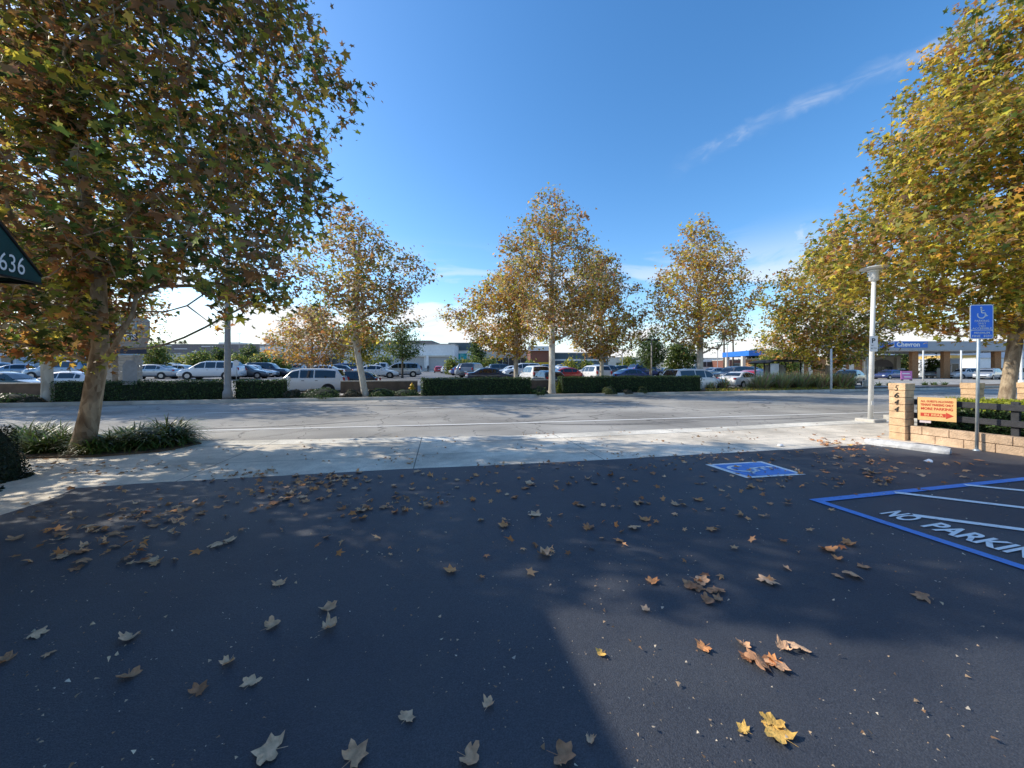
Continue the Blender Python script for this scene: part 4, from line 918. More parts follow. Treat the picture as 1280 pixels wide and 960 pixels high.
# loose drifts seen in the photo: centre px, spread, count
drift = [(90, 690, 30, 14, 9), (160, 655, 40, 12, 10), (110, 665, 35, 9, 7), (200, 640, 36, 12, 12), (290, 632, 30, 16, 9), (175, 700, 20, 8, 5), (340, 620, 26, 10, 8), (400, 612, 34, 10, 16), (390, 598, 40, 6, 14), (455, 640, 26, 8, 8), (420, 600, 30, 6, 10),
         (500, 600, 60, 12, 10), (560, 625, 50, 25, 8), (700, 610, 90, 18, 14), (800, 620, 60, 30, 12), (900, 580, 60, 12, 14), (1010, 583, 70, 10, 22), (1080, 575, 50, 7, 14), (1100, 600, 60, 20, 12), (955, 612, 50, 20, 10), (1150, 592, 60, 12, 10), (960, 815, 26, 18, 8), (885, 740, 22, 14, 6), (1040, 700, 40, 24, 5)]
cnt_ = 0
for cx_, cy_, sx, sy, n in drift:
    for k in range(n):
        px = random.gauss(cx_, sx*.75); py = random.gauss(cy_, sy*.75)
        if py < 592 and px < 1085: py = max(py, 600 - (px-300)*.055)
        if px > 1110 and py < 575: continue
        py = min(py, 958); fallen(px, py, random.uniform(.045, .085), None, gl); cnt_ += 1
# leaf heap by the right hand apron
for k in range(26):
    px = random.gauss(1045, 26); py = random.gauss(553, 3.2); fallen(px, py, random.uniform(.06, .09), 'dry orange leaf in the sunlit heap on the apron beside the wheel stop', 'orange leaves heaped by the wheel stop', ci=random.choice((4, 4, 1, 3, 5)))
# smaller litter nobody could count: leaf crumbs over the lot and apron
g = np.random.default_rng(12); P = []; S = []; C = []
for k in range(5200):
    Y = 1.3 + 7.5*g.random()**1.25; X = g.uniform(-1.35*Y, 1.35*Y)
    dnz = mnoise.noise(Vector((X*.8, Y*.8, 3)))
    if g.random() > .62 + dnz: continue
    py = HY + 693/Y; px = 640 + X/Y*F
    if px > 1105 and py < 575: continue
    P.append((X, Y, .016+g.random()*.012)); S.append(g.uniform(.003, .009) if g.random() < .85 else g.uniform(.010, .020)); C.append(np.array([(.76, .64, .48), (.50, .34, .20), (.70, .50, .30), (.36, .20, .10)][g.integers(0, 4)])*g.uniform(.8, 1.15))
for k in range(3000):                                            # litter over the apron and gutter
    px = g.uniform(20, 1120); u = g.random(); y0 = 597 - (px-320)*.047 if px > 320 else 600; y1 = 552-(px-230)*.03; py = (y1 + (y0-y1)*u + 2) if k < 1100 else (y0 - 8 + 60*u*u); X, Y = gp(px, py)
    if mnoise.noise(Vector((X*.9, Y*1.5, 9))) < (.05 if k < 1400 else .22): continue
    P.append((X, Y, .018)); S.append(g.uniform(.012, .058)); C.append(np.array([(.42, .24, .12), (.30, .15, .07), (.52, .33, .18)][g.integers(0, 3)]))
P2 = []; S2 = []; C2 = []
gr2 = random.Random(91); wts = [d[4] for d in drift]
for k in range(400):
    cx_, cy_, sx, sy, _ = gr2.choices(drift, wts)[0] if k % 3 else (gr2.uniform(60, 1000), gr2.uniform(600, 700), 40, 20, 1)
    px, py = gr2.gauss(cx_, sx*.9), gr2.gauss(cy_, sy*.9)
    if py < 594 and px < 1085: py = 596 - (px-320)*.048 + abs(gr2.gauss(0, 8))
    if py > 730 or (px > 1105 and py < 578): continue
    X, Y = gp(px, py); P2.append((X, Y, .028)); S2.append(gr2.uniform(.03, .068)); q_ = gr2.uniform(.75, 1.25); c_ = gr2.choice(LC[:5]); C2.append([c_[0]*q_*1.1, c_[1]*q_*.92, c_[2]*q_*.7])
tag(leafcloud('leaf_litter', np.array(P2), g.normal(0, .33, (len(P2), 3))+np.array([0, 0, 1]), np.array(S2), np.array(C2), 'lobed', M['leaf_small']), 'drifts of small dry leaves between the larger ones on the lot', 'leaf litter', kind='stuff')
P = np.array(P); tag(leafcloud('leaf_litter', P, g.normal(0, .35, (len(P), 3))+np.array([0, 0, 1]), np.array(S), np.array(C), 'mid', M['leaf_small']), 'small crumbs of dead leaves scattered over the asphalt and apron', 'leaf litter', kind='stuff')
# two scraps of paper
for px, py, lab in ((975, 558, 'crumpled white paper scrap at the edge of the apron'), (1161, 578, 'crumpled white paper scrap on the asphalt before the wheel stop')):
    X, Y = gp(px, py); V = []; gg = random.Random(px)
    import bmesh
    bm = bmesh.new(); bmesh.ops.create_icosphere(bm, subdivisions=2, radius=.055)
    for v in bm.verts: v.co *= gg.uniform(.6, 1.25); v.co.z = abs(v.co.z)*.7
    me = bpy.data.meshes.new('paper_scrap'); bm.to_mesh(me); bm.free(); o = link('paper_scrap', me, M['signwhite'], None, (X, Y, .013)); tag(o, lab, 'paper scrap')
# ================================================================ cars
def carpaint(name, c, m=.0): return pm(name, c, .32, 0, metal=m, coat=.8, spec=.5)
CP = dict(white=carpaint('white_car_paint', (.72, .72, .72)), silver=carpaint('silver_car_paint', (.42, .44, .46), .4), grey=carpaint('grey_car_paint', (.13, .14, .155), .3), black=carpaint('black_car_paint', (.012, .013, .016)),
          blue=carpaint('blue_car_paint', (.03, .06, .20)), red=carpaint('red_car_paint', (.42, .02, .025)), darkblue=carpaint('dark_blue_car_paint', (.015, .025, .06)), teal=carpaint('dark_green_car_paint', (.02, .05, .05)), lightblue=carpaint('pale_blue_car_paint', (.25, .33, .42), .3), tan=carpaint('champagne_car_paint', (.38, .34, .28), .3))
M['tyre'] = pm('tyre_rubber', (.015, .015, .016), .85, .15, 20); M['rim'] = pm('alloy_rim', (.35, .36, .38), .3, 0, metal=.8)
M['carglass'] = pm('car_window_glass', (.012, .016, .022), .04, 0, spec=1.0); M['headlamp'] = pm('headlamp_lens', (.70, .72, .74), .12, 0); M['tail'] = pm('tail_lamp_lens', (.38, .012, .015), .2, 0)
M['trim'] = pm('dark_trim', (.02, .02, .022), .6, .1, 9)
KIND = {  # length, width, profile of the top (x from nose 0..1, z), belt, cabin x range, roof half width factor
 'sedan': (4.75, 1.82, [(0, .55), (.02, .68), (.10, .80), (.27, .94), (.40, 1.36), (.50, 1.45), (.64, 1.44), (.74, 1.32), (.86, 1.02), (.97, .98), (1, .72)], .93, (.30, .83), .70),
 'suv': (4.75, 1.90, [(0, .60), (.015, .82), (.08, .98), (.26, 1.08), (.36, 1.60), (.46, 1.72), (.70, 1.73), (.90, 1.66), (.955, 1.30), (.985, 1.02), (1, .70)], 1.08, (.27, .95), .76),
 'van': (5.10, 1.98, [(0, .58), (.015, .78), (.08, .92), (.20, 1.06), (.36, 1.62), (.46, 1.75), (.72, 1.77), (.90, 1.70), (.965, 1.30), (.99, 1.0), (1, .66)], 1.05, (.22, .965), .78),
 'hatch': (4.25, 1.78, [(0, .56), (.02, .72), (.10, .86), (.27, .98), (.39, 1.42), (.50, 1.52), (.72, 1.50), (.86, 1.38), (.955, 1.05), (.985, .9), (1, .66)], .97, (.29, .94), .72),
 'pickup': (5.6, 1.98, [(0, .68), (.012, .95), (.07, 1.08), (.27, 1.16), (.35, 1.68), (.42, 1.80), (.56, 1.80), (.605, 1.70), (.62, 1.18), (.63, 1.16), (.985, 1.16), (1, .75)], 1.16, (.28, .60), .76)}
def car_proto(kind):
    L_, W_, prof, belt, cab, rw = KIND[kind]; hw = W_/2
    o = empty(kind + '_car', (0, 0, 0), 0)
    xs = sorted(set([p_[0] for p_ in prof] + [i/26 for i in range(27)]))
    ztop = lambda x: float(np.interp(x, [p_[0] for p_ in prof], [p_[1] for p_ in prof]))
    def half(x): return hw*(1 - .16*max(0, (.10-x)/.10)**2 - .10*max(0, (x-.92)/.08)**2)
    def side_y(x, z):     # half width at a height
        zt = ztop(x); w = half(x)
        if zt <= belt+.03: 
            return w*(1 - .10*max(0, (z-zt+.25)/.25)**2) if z > zt-.25 else w
        if z <= belt: return w*(.985 if z > .8 else 1)
        return w*.975 + (hw*rw - w*.975)*min(1, (z-belt)/(ztop(.5)-belt))
    wr = .335 if kind in ('suv', 'van', 'pickup') else .31; wx = (.185, .80) if kind != 'sedan' else (.19, .79)
    vs = []; fs = []; rows = []
    for x in xs:
        zt = ztop(x); X = -L_*(x-.5); b = min(belt, zt-.06); w = half(x); cab_h = zt > belt+.06
        z0 = .24 + .10*max(0, (.06-x)/.06) + .10*max(0, (x-.95)/.05)
        zl = [z0, .42, .42+(b-.42)*.55, b, b+(zt-b)*.55, zt-.03, zt]
        ys = [w*.90, w, w*1.0, side_y(x, b), side_y(x, b+(zt-b)*.55) if cab_h else w*.93, side_y(x, zt-.03)*(.985 if cab_h else .86), (side_y(x, zt)-.09) if cab_h else w*.62]
        row = []
        for z, y in zip(zl, ys): row.append(len(vs)); vs.append((X, y, z))
        row.append(len(vs)); vs.append((X, 0, zt + (.015 if cab_h else .012)))
        for z, y in list(zip(zl, ys))[::-1]: row.append(len(vs)); vs.append((X, -y, z))
        rows.append(row)
    n = len(rows[0])
    for a, b_ in zip(rows[:-1], rows[1:]):
        for k in range(n-1): fs.append((a[k], a[k+1], b_[k+1], b_[k]))
        fs.append((a[n-1], a[0], b_[0], b_[n-1]))
    fs += [tuple(rows[0][::-1]), tuple(rows[-1])]
    mb = MB(); mb.add(vs, fs, True); body = mb.build('body', CP['white'], o)
    # glass
    def pane(name, pts): m1 = MB(); m1.add(pts, [tuple(range(len(pts)))]); return m1.build(name, M['carglass'], o)
    c0_, c1_ = cab; roof0 = ztop(.5)
    for sd in (-1, 1):
        splits = [c0_+.045, .455 if kind != 'pickup' else .44, (.63 if kind != 'pickup' else .58), c1_-.055]
        if kind in ('sedan', 'pickup'): splits = [c0_+.05, .49 if kind == 'sedan' else .45, (.69 if kind == 'sedan' else .585)] + ([.765] if kind == 'sedan' else [])
        for a, b_ in zip(splits[:-1], splits[1:]):
            k = 4; up_ = []; lo = []
            for i in range(k+1):
                x = a+.008 + (b_-a-.016)*i/k; zt = min(ztop(x)-.10, roof0-.11); zb = belt+.035
                if zt < zb+.02: zt = zb+.02
                X = -L_*(x-.5); up_.append((X, sd*(side_y(x, zt)+.012), zt)); lo.append((X, sd*(side_y(x, zb)+.012), zb))
            m1 = MB(); q_ = []
            for i in range(k): f_ = [lo[i], lo[i+1], up_[i+1], up_[i]]; m1.add(f_ if sd < 0 else f_[::-1], [(0, 1, 2, 3)])
            m1.build('side_window', M['carglass'], o)
        # wheels
        for x in wx:
            X = -L_*(x-.5); yc = sd*(hw-.11)
            m1 = MB(); pts = []; 
            m1.tube([(X, sd*(hw+.004)-sd*.02, wr), (X, sd*(hw+.006), wr)], wr+.075, 20, smooth=False); m1.build('wheel_arch', M['trim'], o)
            m1 = MB(); m1.tube([(X, sd*(hw-.20), wr), (X, sd*(hw-.18), wr), (X, sd*(hw+.00), wr), (X, sd*(hw+.022), wr)], [wr*.9, wr, wr, wr*.93], 20); ty = m1.build('wheel', M['tyre'], o)
            m1 = MB(); m1.tube([(X, sd*(hw+.0), wr), (X, sd*(hw+.030), wr)], [wr*.66, wr*.62], 16, smooth=False)
            m1.build('rim', M['rim'], ty)
        y = half(.03); zl = ztop(.03)
        m1 = MB(); m1.box((L_/2-.10, sd*(hw*.70), ztop(.03)-.10), (.20, .34, .13), 0, .04); m1.build('headlight', M['headlamp'], o)
        m1 = MB(); m1.box((-L_/2+.09, sd*(hw*.80), (.86 if kind in ('sedan', 'hatch') else 1.0)), (.16, .24 if kind == 'sedan' else .16, .16 if kind == 'sedan' else .30), 0, .04); m1.build('tail_light', M['tail'], o)
        m1 = MB(); m1.box((-L_*(c0_+.075-.5), sd*(hw+.08), belt+.08), (.13, .17, .12), 0, .04); m1.build('mirror', CP['white'], o)
        m1 = MB()
        for xh in (.50, .66) if kind != 'pickup' else (.48,): m1.box((-L_*(xh-.5), sd*(hw*.99), belt-.14), (.16, .03, .03))
        m1.build('door_handle', M['trim'], o)
    def slope(x0, x1, name, inset):
        m1 = MB(); k = 3; Lp = []
        for i in range(k+1):
            x = x0+(x1-x0)*i/k; zt = ztop(x)+.022; X = -L_*(x-.5) + (.012 if x < .5 else -.012); y = max(.2, side_y(x, ztop(x)-.03)-inset); Lp.append(((X, y, zt-.015), (X, 0, zt+.004), (X, -y, zt-.015)))
        for i in range(k):
            a, b_ = Lp[i], Lp[i+1]
            for j in range(2): m1.add([a[j], a[j+1], b_[j+1], b_[j]], [(0, 1, 2, 3)])
        m1.build(name, M['carglass'], o)
    xr = [p_[0] for p_ in prof]
    slope(.285 if kind in ('sedan', 'hatch') else (.275 if kind == 'suv' else (.225 if kind == 'van' else .285)), .425 if kind != 'pickup' else .385, 'windshield', .10)
    if kind == 'sedan': slope(.725, .84, 'rear_window', .12)
    elif kind == 'pickup': slope(.600, .617, 'rear_window', .12)
    else: slope(.905, .962 if kind != 'hatch' else .95, 'rear_window', .12)
    m1 = MB(); m1.box((L_/2-.03, 0, .50), (.07, hw*1.1, .16), 0, .03); m1.build('grille', M['trim'], o)
    m1 = MB(); m1.box((0, 0, .25), (L_*.9, W_*.93, .10)); m1.build('underbody', M['trim'], o)
    m1 = MB(); m1.box((-L_/2-.0, 0, .72 if kind != 'pickup' else .62), (.02, .36, .12)); m1.build('number_plate', M['signwhite'], o)
    return o
PROTO = {k: car_proto(k) for k in KIND}
used = {k: False for k in KIND}
parked = []
def recolor(o, mat):
    for ch in o.children:
        if ch.name.split('.')[0] in ('body', 'mirror'):
            ch.material_slots[0].link = 'OBJECT'; ch.material_slots[0].material = mat
def car(kind, col, X, Y, heading, label, group=None, z=None, sx=1, sz=1):
    """heading: angle of the nose from the street direction, in degrees"""
    o = PROTO[kind] if not used[kind] else copy_tree(PROTO[kind]); used[kind] = True
    o.name = dict(sedan='parked_sedan', suv='parked_suv', van='parked_minivan', hatch='parked_hatchback', pickup='parked_pickup')[kind]
    o.location = (X, Y, (gz(X, Y)+.025) if z is None else z); o.rotation_euler = (0, 0, a14 + R(heading)); o.scale = (sx, sx, sz)
    recolor(o, CP[col]); tag(o, label, 'car', group); parked.append((X, Y)); return o
# the ones that can be told apart (px of the middle, depth)
def cpx(kind, col, px, Y, hd, label, **k): return car(kind, col, rr(px)*Y, Y, hd, label, **k)
car('suv', 'white', rr(384)*24.6, 24.6, 180, 'white SUV with dark windows passing behind the short box hedge and grey shrubs', sx=1.04, z=-.10)
cpx('hatch', 'black', 437, 27.5, 176, 'black hatchback close behind the white SUV, left of the leaning white trunk', z=-.07)
cpx('van', 'white', 266, 36, 180, 'white minivan parked side on behind the grey street light')
cpx('sedan', 'grey', 306, 38.5, 0, 'dark grey sedan behind the tail of the white minivan')
cpx('sedan', 'white', 318, 43, 0, 'white sedan nosing out past the dark grey sedan')
cpx('suv', 'darkblue', 334, 45, 0, 'dark blue SUV right of the white sedan, behind the short hedge')
cpx('sedan', 'silver', 190, 36.5, 176, 'silver sedan behind the long hedge, just right of the shop sign')
cpx('sedan', 'white', 227, 41, 0, 'white sedan left of the white minivan and behind the silver sedan')
cpx('suv', 'white', 200, 49, 180, 'white SUV farther back above the silver sedan')
cpx('van', 'white', 158, 53, 180, 'white van seen past the shop sign pillars')
cpx('sedan', 'white', 86, 26.5, 180, 'white sedan close behind the left end of the long hedge', z=-.02)
cpx('suv', 'lightblue', 78, 34, 176, 'pale blue SUV behind the close white sedan at left')
cpx('sedan', 'teal', 6, 24.5, 0, 'dark green sedan with shiny roof edge at the left edge', z=-.05)
cpx('sedan', 'lightblue', 33, 38, 30, 'pale blue sedan before the blue and white corner building')
cpx('van', 'silver', 500, 46, 184, 'silver minivan with dark windows under the dark green round tree')
cpx('hatch', 'red', 548, 82, 90, 'red car far down the aisle, first of the row')
cpx('sedan', 'white', 557, 75, 90, 'white sedan down the aisle behind the red one')
cpx('sedan', 'silver', 566, 66, 70, 'silver sedan down the aisle right of the white one')
cpx('sedan', 'blue', 577, 56, 65, 'blue sedan down the aisle, above the box hedge end')
cpx('suv', 'grey', 592, 44, 60, 'dark grey SUV right of the blue sedan')
cpx('sedan', 'darkblue', 613, 36, 0, 'dark blue sedan behind the hedge, left of the pale double trunks')
cpx('suv', 'white', 668, 35, 90, 'white SUV right of the pale double trunks')
cpx('hatch', 'black', 684, 31, 90, 'black car with flat tail directly left of the tall white trunk')
cpx('sedan', 'white', 700, 42, 90, 'white sedan just right of the tall white trunk')
cpx('sedan', 'red', 711, 39, 0, 'red sedan behind the right hand box hedge')
cpx('suv', 'white', 742, 38, 90, 'white SUV left of the bronze sycamore trunk')
cpx('sedan', 'blue', 790, 38, 0, 'blue sedan behind the hedge, left of the lot lamp')
cpx('suv', 'white', 868, 27.5, 0, 'white SUV right of the golden sycamore trunk', z=-.12)
cpx('sedan', 'white', 927, 33, 15, 'white sedan between the spiky plant and the red car')
cpx('hatch', 'red', 943, 37, 20, 'bright red hatchback left of the bus shelter')
cpx('suv', 'grey', 918, 42, 180, 'dark grey SUV behind the white sedan left of the shelter')
cpx('sedan', 'darkblue', 958, 46, 0, 'dark blue sedan behind the red hatchback')
cpx('hatch', 'black', 1060, 37, 200, 'black car with rounded back behind the far grass verge', z=.04)
cpx('sedan', 'blue', 1112, 56, 180, 'dark blue sedan stopped before the arched station door')
cpx('sedan', 'darkblue', 1127, 62, 0, 'second dark sedan behind the pink sign on the forecourt')
cpx('suv', 'white', 1208, 60, 160, 'white SUV at the station, left of its silver neighbour')
cpx('suv', 'silver', 1234, 56, 190, 'silver SUV at the station left of the right hand tree trunk')
cpx('sedan', 'silver', 1165, 66, 20, 'silver sedan between the two brick canopy columns')
# rows of cars, nose to the aisles that run away from the street
gcar = random.Random(44); names = {'sedan': 'sedan', 'suv': 'SUV', 'van': 'minivan', 'hatch': 'hatchback', 'pickup': 'pickup truck'}
cw = {'darkblue': 'dark blue', 'teal': 'dark green', 'lightblue': 'pale blue', 'tan': 'champagne coloured'}
colx = []
for b0 in (-75.5, -58.5, -41.5, -24.5, -7.5, 9.5, 26.5, 43.5):
    colx += [b0-2.7+.0, b0+2.7]
marks = [(60, 'the pale left trunk'), (150, 'the tall shop sign'), (284, 'the grey street light'), (384, 'the white SUV'), (455, 'the leaning white trunk'), (500, 'the dark green round tree'), (645, 'the pale double trunks'), (690, 'the tall white trunk'), (752, 'the bronze sycamore trunk'), (814, 'the lot lamp'), (875, 'the golden sycamore trunk'), (980, 'the bus shelter')]
for ci_, s in enumerate(colx):
    for k in range(11):
        t = 43.5 + k*2.75
        X, Y = st(s + gcar.uniform(-.15, .15), t); px = 640+F*X/Y
        if not -30 < px < 1010 or gcar.random() < .16 + .02*k: continue
        if abs(px-525) < 18: continue
        if any((X-a)**2 + (Y-b_)**2 < 3.4**2 for a, b_ in parked): continue
        if k > 6 and gcar.random() < .4: continue
        kd = gcar.choices(list(KIND), (5, 4, 1, 2, 1))[0]; c = gcar.choices(list(CP), (6, 4, 4, 3, 1.2, .12, 1.5, .3, .6, .8))[0]
        mk = min(marks, key=lambda m_: abs(m_[0]-px)); side = 'left of' if px < mk[0] else 'right of'; rowd = 'near rows' if k < 3 else ('middle rows' if k < 7 else 'far rows')
        lab = '%s %s in the %s of the lot, %s %s' % (cw.get(c, c).replace(' coloured', ''), names[kd].replace(' truck', ''), rowd, side, mk[1])
        car(kd, c, X, Y, gcar.choice((0, 180)) + gcar.uniform(-1.5, 1.5), lab, 'cars parked in the shopping centre lot')
for k_, u_ in used.items():
    if not u_: bpy.data.objects.remove(PROTO[k_])
# ================================================================ people in the aisle
def person(px, Y, label, col, seed):
    X = rr(px)*Y; z = gz(X, Y)+.03; root = empty('person', (X, Y, z), 0, label, 'person')
    bm_v = [(0, 0, .95), (0, 0, 1.2), (0, 0, 1.42), (0, 0, 1.52), (0, .01, 1.64), (.1, 0, .9), (.12, -.08, .5), (.13, -.02, .08), (-.1, 0, .9), (-.11, .1, .5), (-.12, .06, .08), (.2, 0, 1.4), (.25, .02, 1.12), (.25, -.08, .88), (-.2, 0, 1.4), (-.25, .02, 1.12), (-.24, -.1, .88)]
    e = [(0, 1), (1, 2), (2, 3), (3, 4), (0, 5), (5, 6), (6, 7), (0, 8), (8, 9), (9, 10), (2, 11), (11, 12), (12, 13), (2, 14), (14, 15), (15, 16)]
    rad_ = [.15, .15, .15, .06, .10, .10, .07, .05, .10, .07, .05, .06, .045, .035, .06, .045, .035]
    me = bpy.data.meshes.new('body'); me.from_pydata(bm_v, e, []); o = link('body', me, col, root)
    m_ = o.modifiers.new('s', 'SKIN'); 
    for i, r_ in enumerate(rad_): me.skin_vertices[0].data[i].radius = (r_, r_)
    me.skin_vertices[0].data[0].use_root = True
    o.modifiers.new('d', 'SUBSURF').levels = 1
    m1 = MB(); m1.lathe([(.03, 1.52), (.085, 1.56), (.10, 1.64), (.085, 1.72), (.03, 1.76)], (0, .012, 0), 10); m1.build('hair', M['black'], root)
person(526, 92, 'person in dark clothes walking away down the aisle, left of two', pm('dark_cloth', (.02, .02, .025), .9, .1), 1)
person(535, 93, 'person in dark clothes walking down the aisle, right of two', bpy.data.materials['dark_cloth'], 2)
# ================================================================ far low wall
M['blockfar'] = pm('brown_block', (.115, .088, .068), .9, .25, 3, .4, stain=.2)
def far_wall(s0, s1, label, h=.78):
    X, Y = st(s0, 24.0); o = empty('low_wall', (X, Y, .1), a14, label, 'wall'); L_ = s1-s0
    m1 = MB(); m1.box((L_/2, 0, h/2-.03), (L_, .20, h-.06)); m1.build('blocks', M['blockfar'], o)
    m1 = MB(); m1.box((L_/2, 0, h-.025), (L_+.04, .26, .05)); m1.build('cap', M['curb'], o)
sA = to_st(*pt(-60, 24))[0]; sB = to_st(*pt(58, 24))[0]; sE = to_st(*pt(426, 24))[0]; sF = to_st(*pt(522, 24))[0]; sC = to_st(*pt(545, 24))[0]; sD = to_st(*pt(702, 24))[0]
far_wall(sA, sB, 'low brown block wall left of the pale left sycamore trunk'); far_wall(sE, sF, 'low brown block wall behind the leaning white trunk'); far_wall(sC, sD, 'low brown block wall behind the hedge by the tall white trunk')
# hydrant
X, Y = pt(515, 22.0); hy = empty('fire_hydrant', (X, Y, .13), 0, 'small yellow fire hydrant left of the long box hedge', 'hydrant'); M['yel'] = pm('hydrant_yellow', (.62, .36, .02), .5, .1, 9)
m1 = MB(); m1.lathe([(.15, 0), (.15, .03), (.10, .05), (.095, .42), (.13, .44), (.13, .48), (.10, .56), (.04, .61)], (0, 0, 0), 14); m1.build('barrel', M['yel'], hy)
m1 = MB(); m1.tube([(-.18, 0, .34), (.18, 0, .34)], .05, 10); m1.build('side_outlet', M['yel'], hy)
m1 = MB(); m1.lathe([(.03, .60), (.03, .66)], (0, 0, 0), 6); m1.build('cap_nut', M['yel'], hy)
# ================================================================ street light and poles
M['grey_pole'] = pm('grey_concrete_pole', (.30, .29, .28), .75, .12, 6, .2)
X, Y = pt(284.5, 20.35); sl = empty('street_light', (X, Y, .12), 0, 'tall grey street light pole in the gap between the two left hedges', 'street lamp')
m1 = MB(); m1.lathe([(.21, 0), (.20, .35), (.15, .45), (.14, 1), (.115, 4), (.085, 8.6)], (0, 0, 0), 12); m1.build('pole', M['grey_pole'], sl)
m1 = MB(); m1.tube([(0, 0, 8.45), (.25, -.8, 8.9), (.6, -2.1, 9.05)], [.06, .05, .04], 8); m1.build('arm', M['grey_pole'], sl)
m1 = MB(); m1.box((.7, -2.5, 9.05), (.28, .75, .14), R(-14), .05); m1.build('lamp_head', M['grey_pole'], sl)
def pole(px, Y, py_top, label, r=.06, head=True, mat=None, name='lot_lamp', cat='street lamp', base=True, group=None):
    X = rr(px)*Y; b = gz(X, Y); h = zz(py_top, Y)-b; o = empty(name, (X, Y, b), 0, label, cat, group)
    m1 = MB()
    if base: m1.lathe([(.28, 0), (.28, .65), (.1, .66), (r, .68), (r*.8, h)], (0, 0, 0), 10)
    else: m1.lathe([(r, 0), (r*.85, h)], (0, 0, 0), 8)
    m1.build('pole', mat or M['grey_pole'], o)
    if head:
        for sx in (-1, 1): m2 = MB(); m2.box((sx*.42, 0, h-.05), (.6, .3, .14), 0, .03); m2.build('lamp_head', M['trim'], o)
        m2 = MB(); m2.box((0, 0, h-.03), (.5, .06, .05)); m2.build('arm', M['grey_pole'], o)
    return o
pole(814.5, 33, 424, 'grey twin head lot lamp between two green trees', .07, base=False)
pole(778, 55, 428, 'thin distant lot lamp left of the dark green oval tree', .06)
pole(200, 90, 405, 'thin lot lamp on the skyline right of the shop sign', .08)
pole(299, 120, 417, 'thin lot lamp pole on the skyline above the grey store', .09)
pole(909, 62, 431, 'thin pole between the slim palms', .06, head=False, name='utility_pole', cat='pole')
pole(897, 100, 428, 'distant lot lamp left of the slim palms', .09)
pole(953, 62, 437, 'thin lamp pole just left of the blue canopy column', .06)
pole(1201.5, 44, 438, 'thin white pole right of the brick canopy columns', .09, head=False, mat=M['white_metal'], name='sign_pole', cat='pole', base=False)
pole(1154, 50, 438, 'thin grey white pole before the brick canopy columns', .09, head=False, mat=M['white_metal'], name='sign_pole', cat='pole', base=False)
pole(1039, 26.0, 436, 'thin white sign pole against the broad green sycamore trunk', .07, head=False, mat=M['white_metal'], name='sign_pole', cat='pole', base=False)
pole(1083.5, 30, 405, 'far white street pole seen just left of the white lamp post', .09, head=False, mat=M['white_metal'], name='street_pole', cat='pole')
pole(1276.5, 32, 395, 'far white street pole with broad base at the right edge', .09, head=False, mat=M['white_metal'], name='street_pole', cat='pole')
# sign backs
X, Y = pt(163, 20.6); o = empty('road_sign', (X, Y, .12), a14, 'grey back of a road sign on a thin post before the shop sign pillars', 'sign')
m1 = MB(); m1.lathe([(.03, 0), (.03, 1.85)], (0, 0, 0), 8); m1.build('post', M['galv'], o)
m1 = MB(); pp = [(-.27, .72), (.27, .72), (.27, 1.62), (.13, 1.84), (-.13, 1.84), (-.27, 1.62)]; m1.add([(x, -.035, z) for x, z in pp]+[(x, -.03, z) for x, z in pp], [tuple(range(6)), tuple(range(11, 5, -1))] + [(i, 6+i, 6+(i+1) % 6, (i+1) % 6) for i in range(6)]); m1.build('sign_plate', M['grey_pole'], o)
X, Y = at(295.5, 33); o = empty('road_sign', (X, Y, gz(X, Y)), 0, 'round grey sign back on a thin post right of the grey street light', 'sign')
m1 = MB(); m1.lathe([(.03, 0), (.03, 2.0)], (0, 0, 0), 8); m1.build('post', M['galv'], o)
m1 = MB(); m1.tube([(0, -.04, 1.75), (0, -.03, 1.75)], .29, 8, smooth=False); m1.build('sign_plate', M['white_metal'], o)
# ================================================================ shop monument sign
M['brick_pale'] = pm('pale_stone_brick', (.48, .42, .34), .9, .2, 6, .5); M['sign_frame'] = pm('sign_cabinet', (.38, .33, .28), .6, .1, 5); M['navy'] = pm('navy_band', (.015, .02, .05), .5, .1, 5)
X, Y = at(150, 24.5); ms = empty('shop_sign', (X, Y, .0), R(8), 'tall beige shop sign on two pale stone pillars behind the hedge', 'sign'); k_ = 24.5/F
bz_ = 0
for x in (-.60, .62):
    m1 = MB()
    for i in range(14): m1.box((x, 0, .08 + i*.18), (.86 + (.03 if i % 2 else 0), .7 + (.03 if i % 2 else 0), .172), 0, .01)
    m1.build('pillar', M['brick_pale'], ms)
zb = zz(442, Y); m1 = MB(); m1.box((-.1, 0, zb+.18), (2.75, .8, .36)); m1.build('band', M['navy'], ms)
m1 = MB(); z1 = zz(397, Y); hcab = z1-zb-.37
pp = [(-1.65, zb+.37), (1.28, zb+.37), (1.55, zb+.37+hcab*.35), (1.55, z1-.15), (1.35, z1), (-1.75, z1), (-1.9, z1-.2), (-1.9, zb+.37+hcab*.35)]
m1.add([(x, -.3, z) for x, z in pp]+[(x, .3, z) for x, z in pp], [tuple(range(8)), tuple(range(15, 7, -1))] + [(i, 8+i, 8+(i+1) % 8, (i+1) % 8) for i in range(8)]); m1.build('cabinet', M['sign_frame'], ms)
for i, (txt_, zc2, dark) in enumerate((('MART', zb+.37+hcab*.72, False), ('FITNESS', zb+.37+hcab*.36, True))):
    m1 = MB(); m1.box((.1, -.315, zc2), (2.3, .03, .52)); pnl = m1.build('panel', M['navy'] if dark else pm('teal_panel', (.25, .38, .42), .5, .05, 5), ms)
    text_on('lettering', txt_, (.45 if dark else .6, -.336, zc2), (1, 0, 0), (0, 0, 1), 1.5 if dark else 1.1, .36, M['signwhite'], ms, .02, world=False)
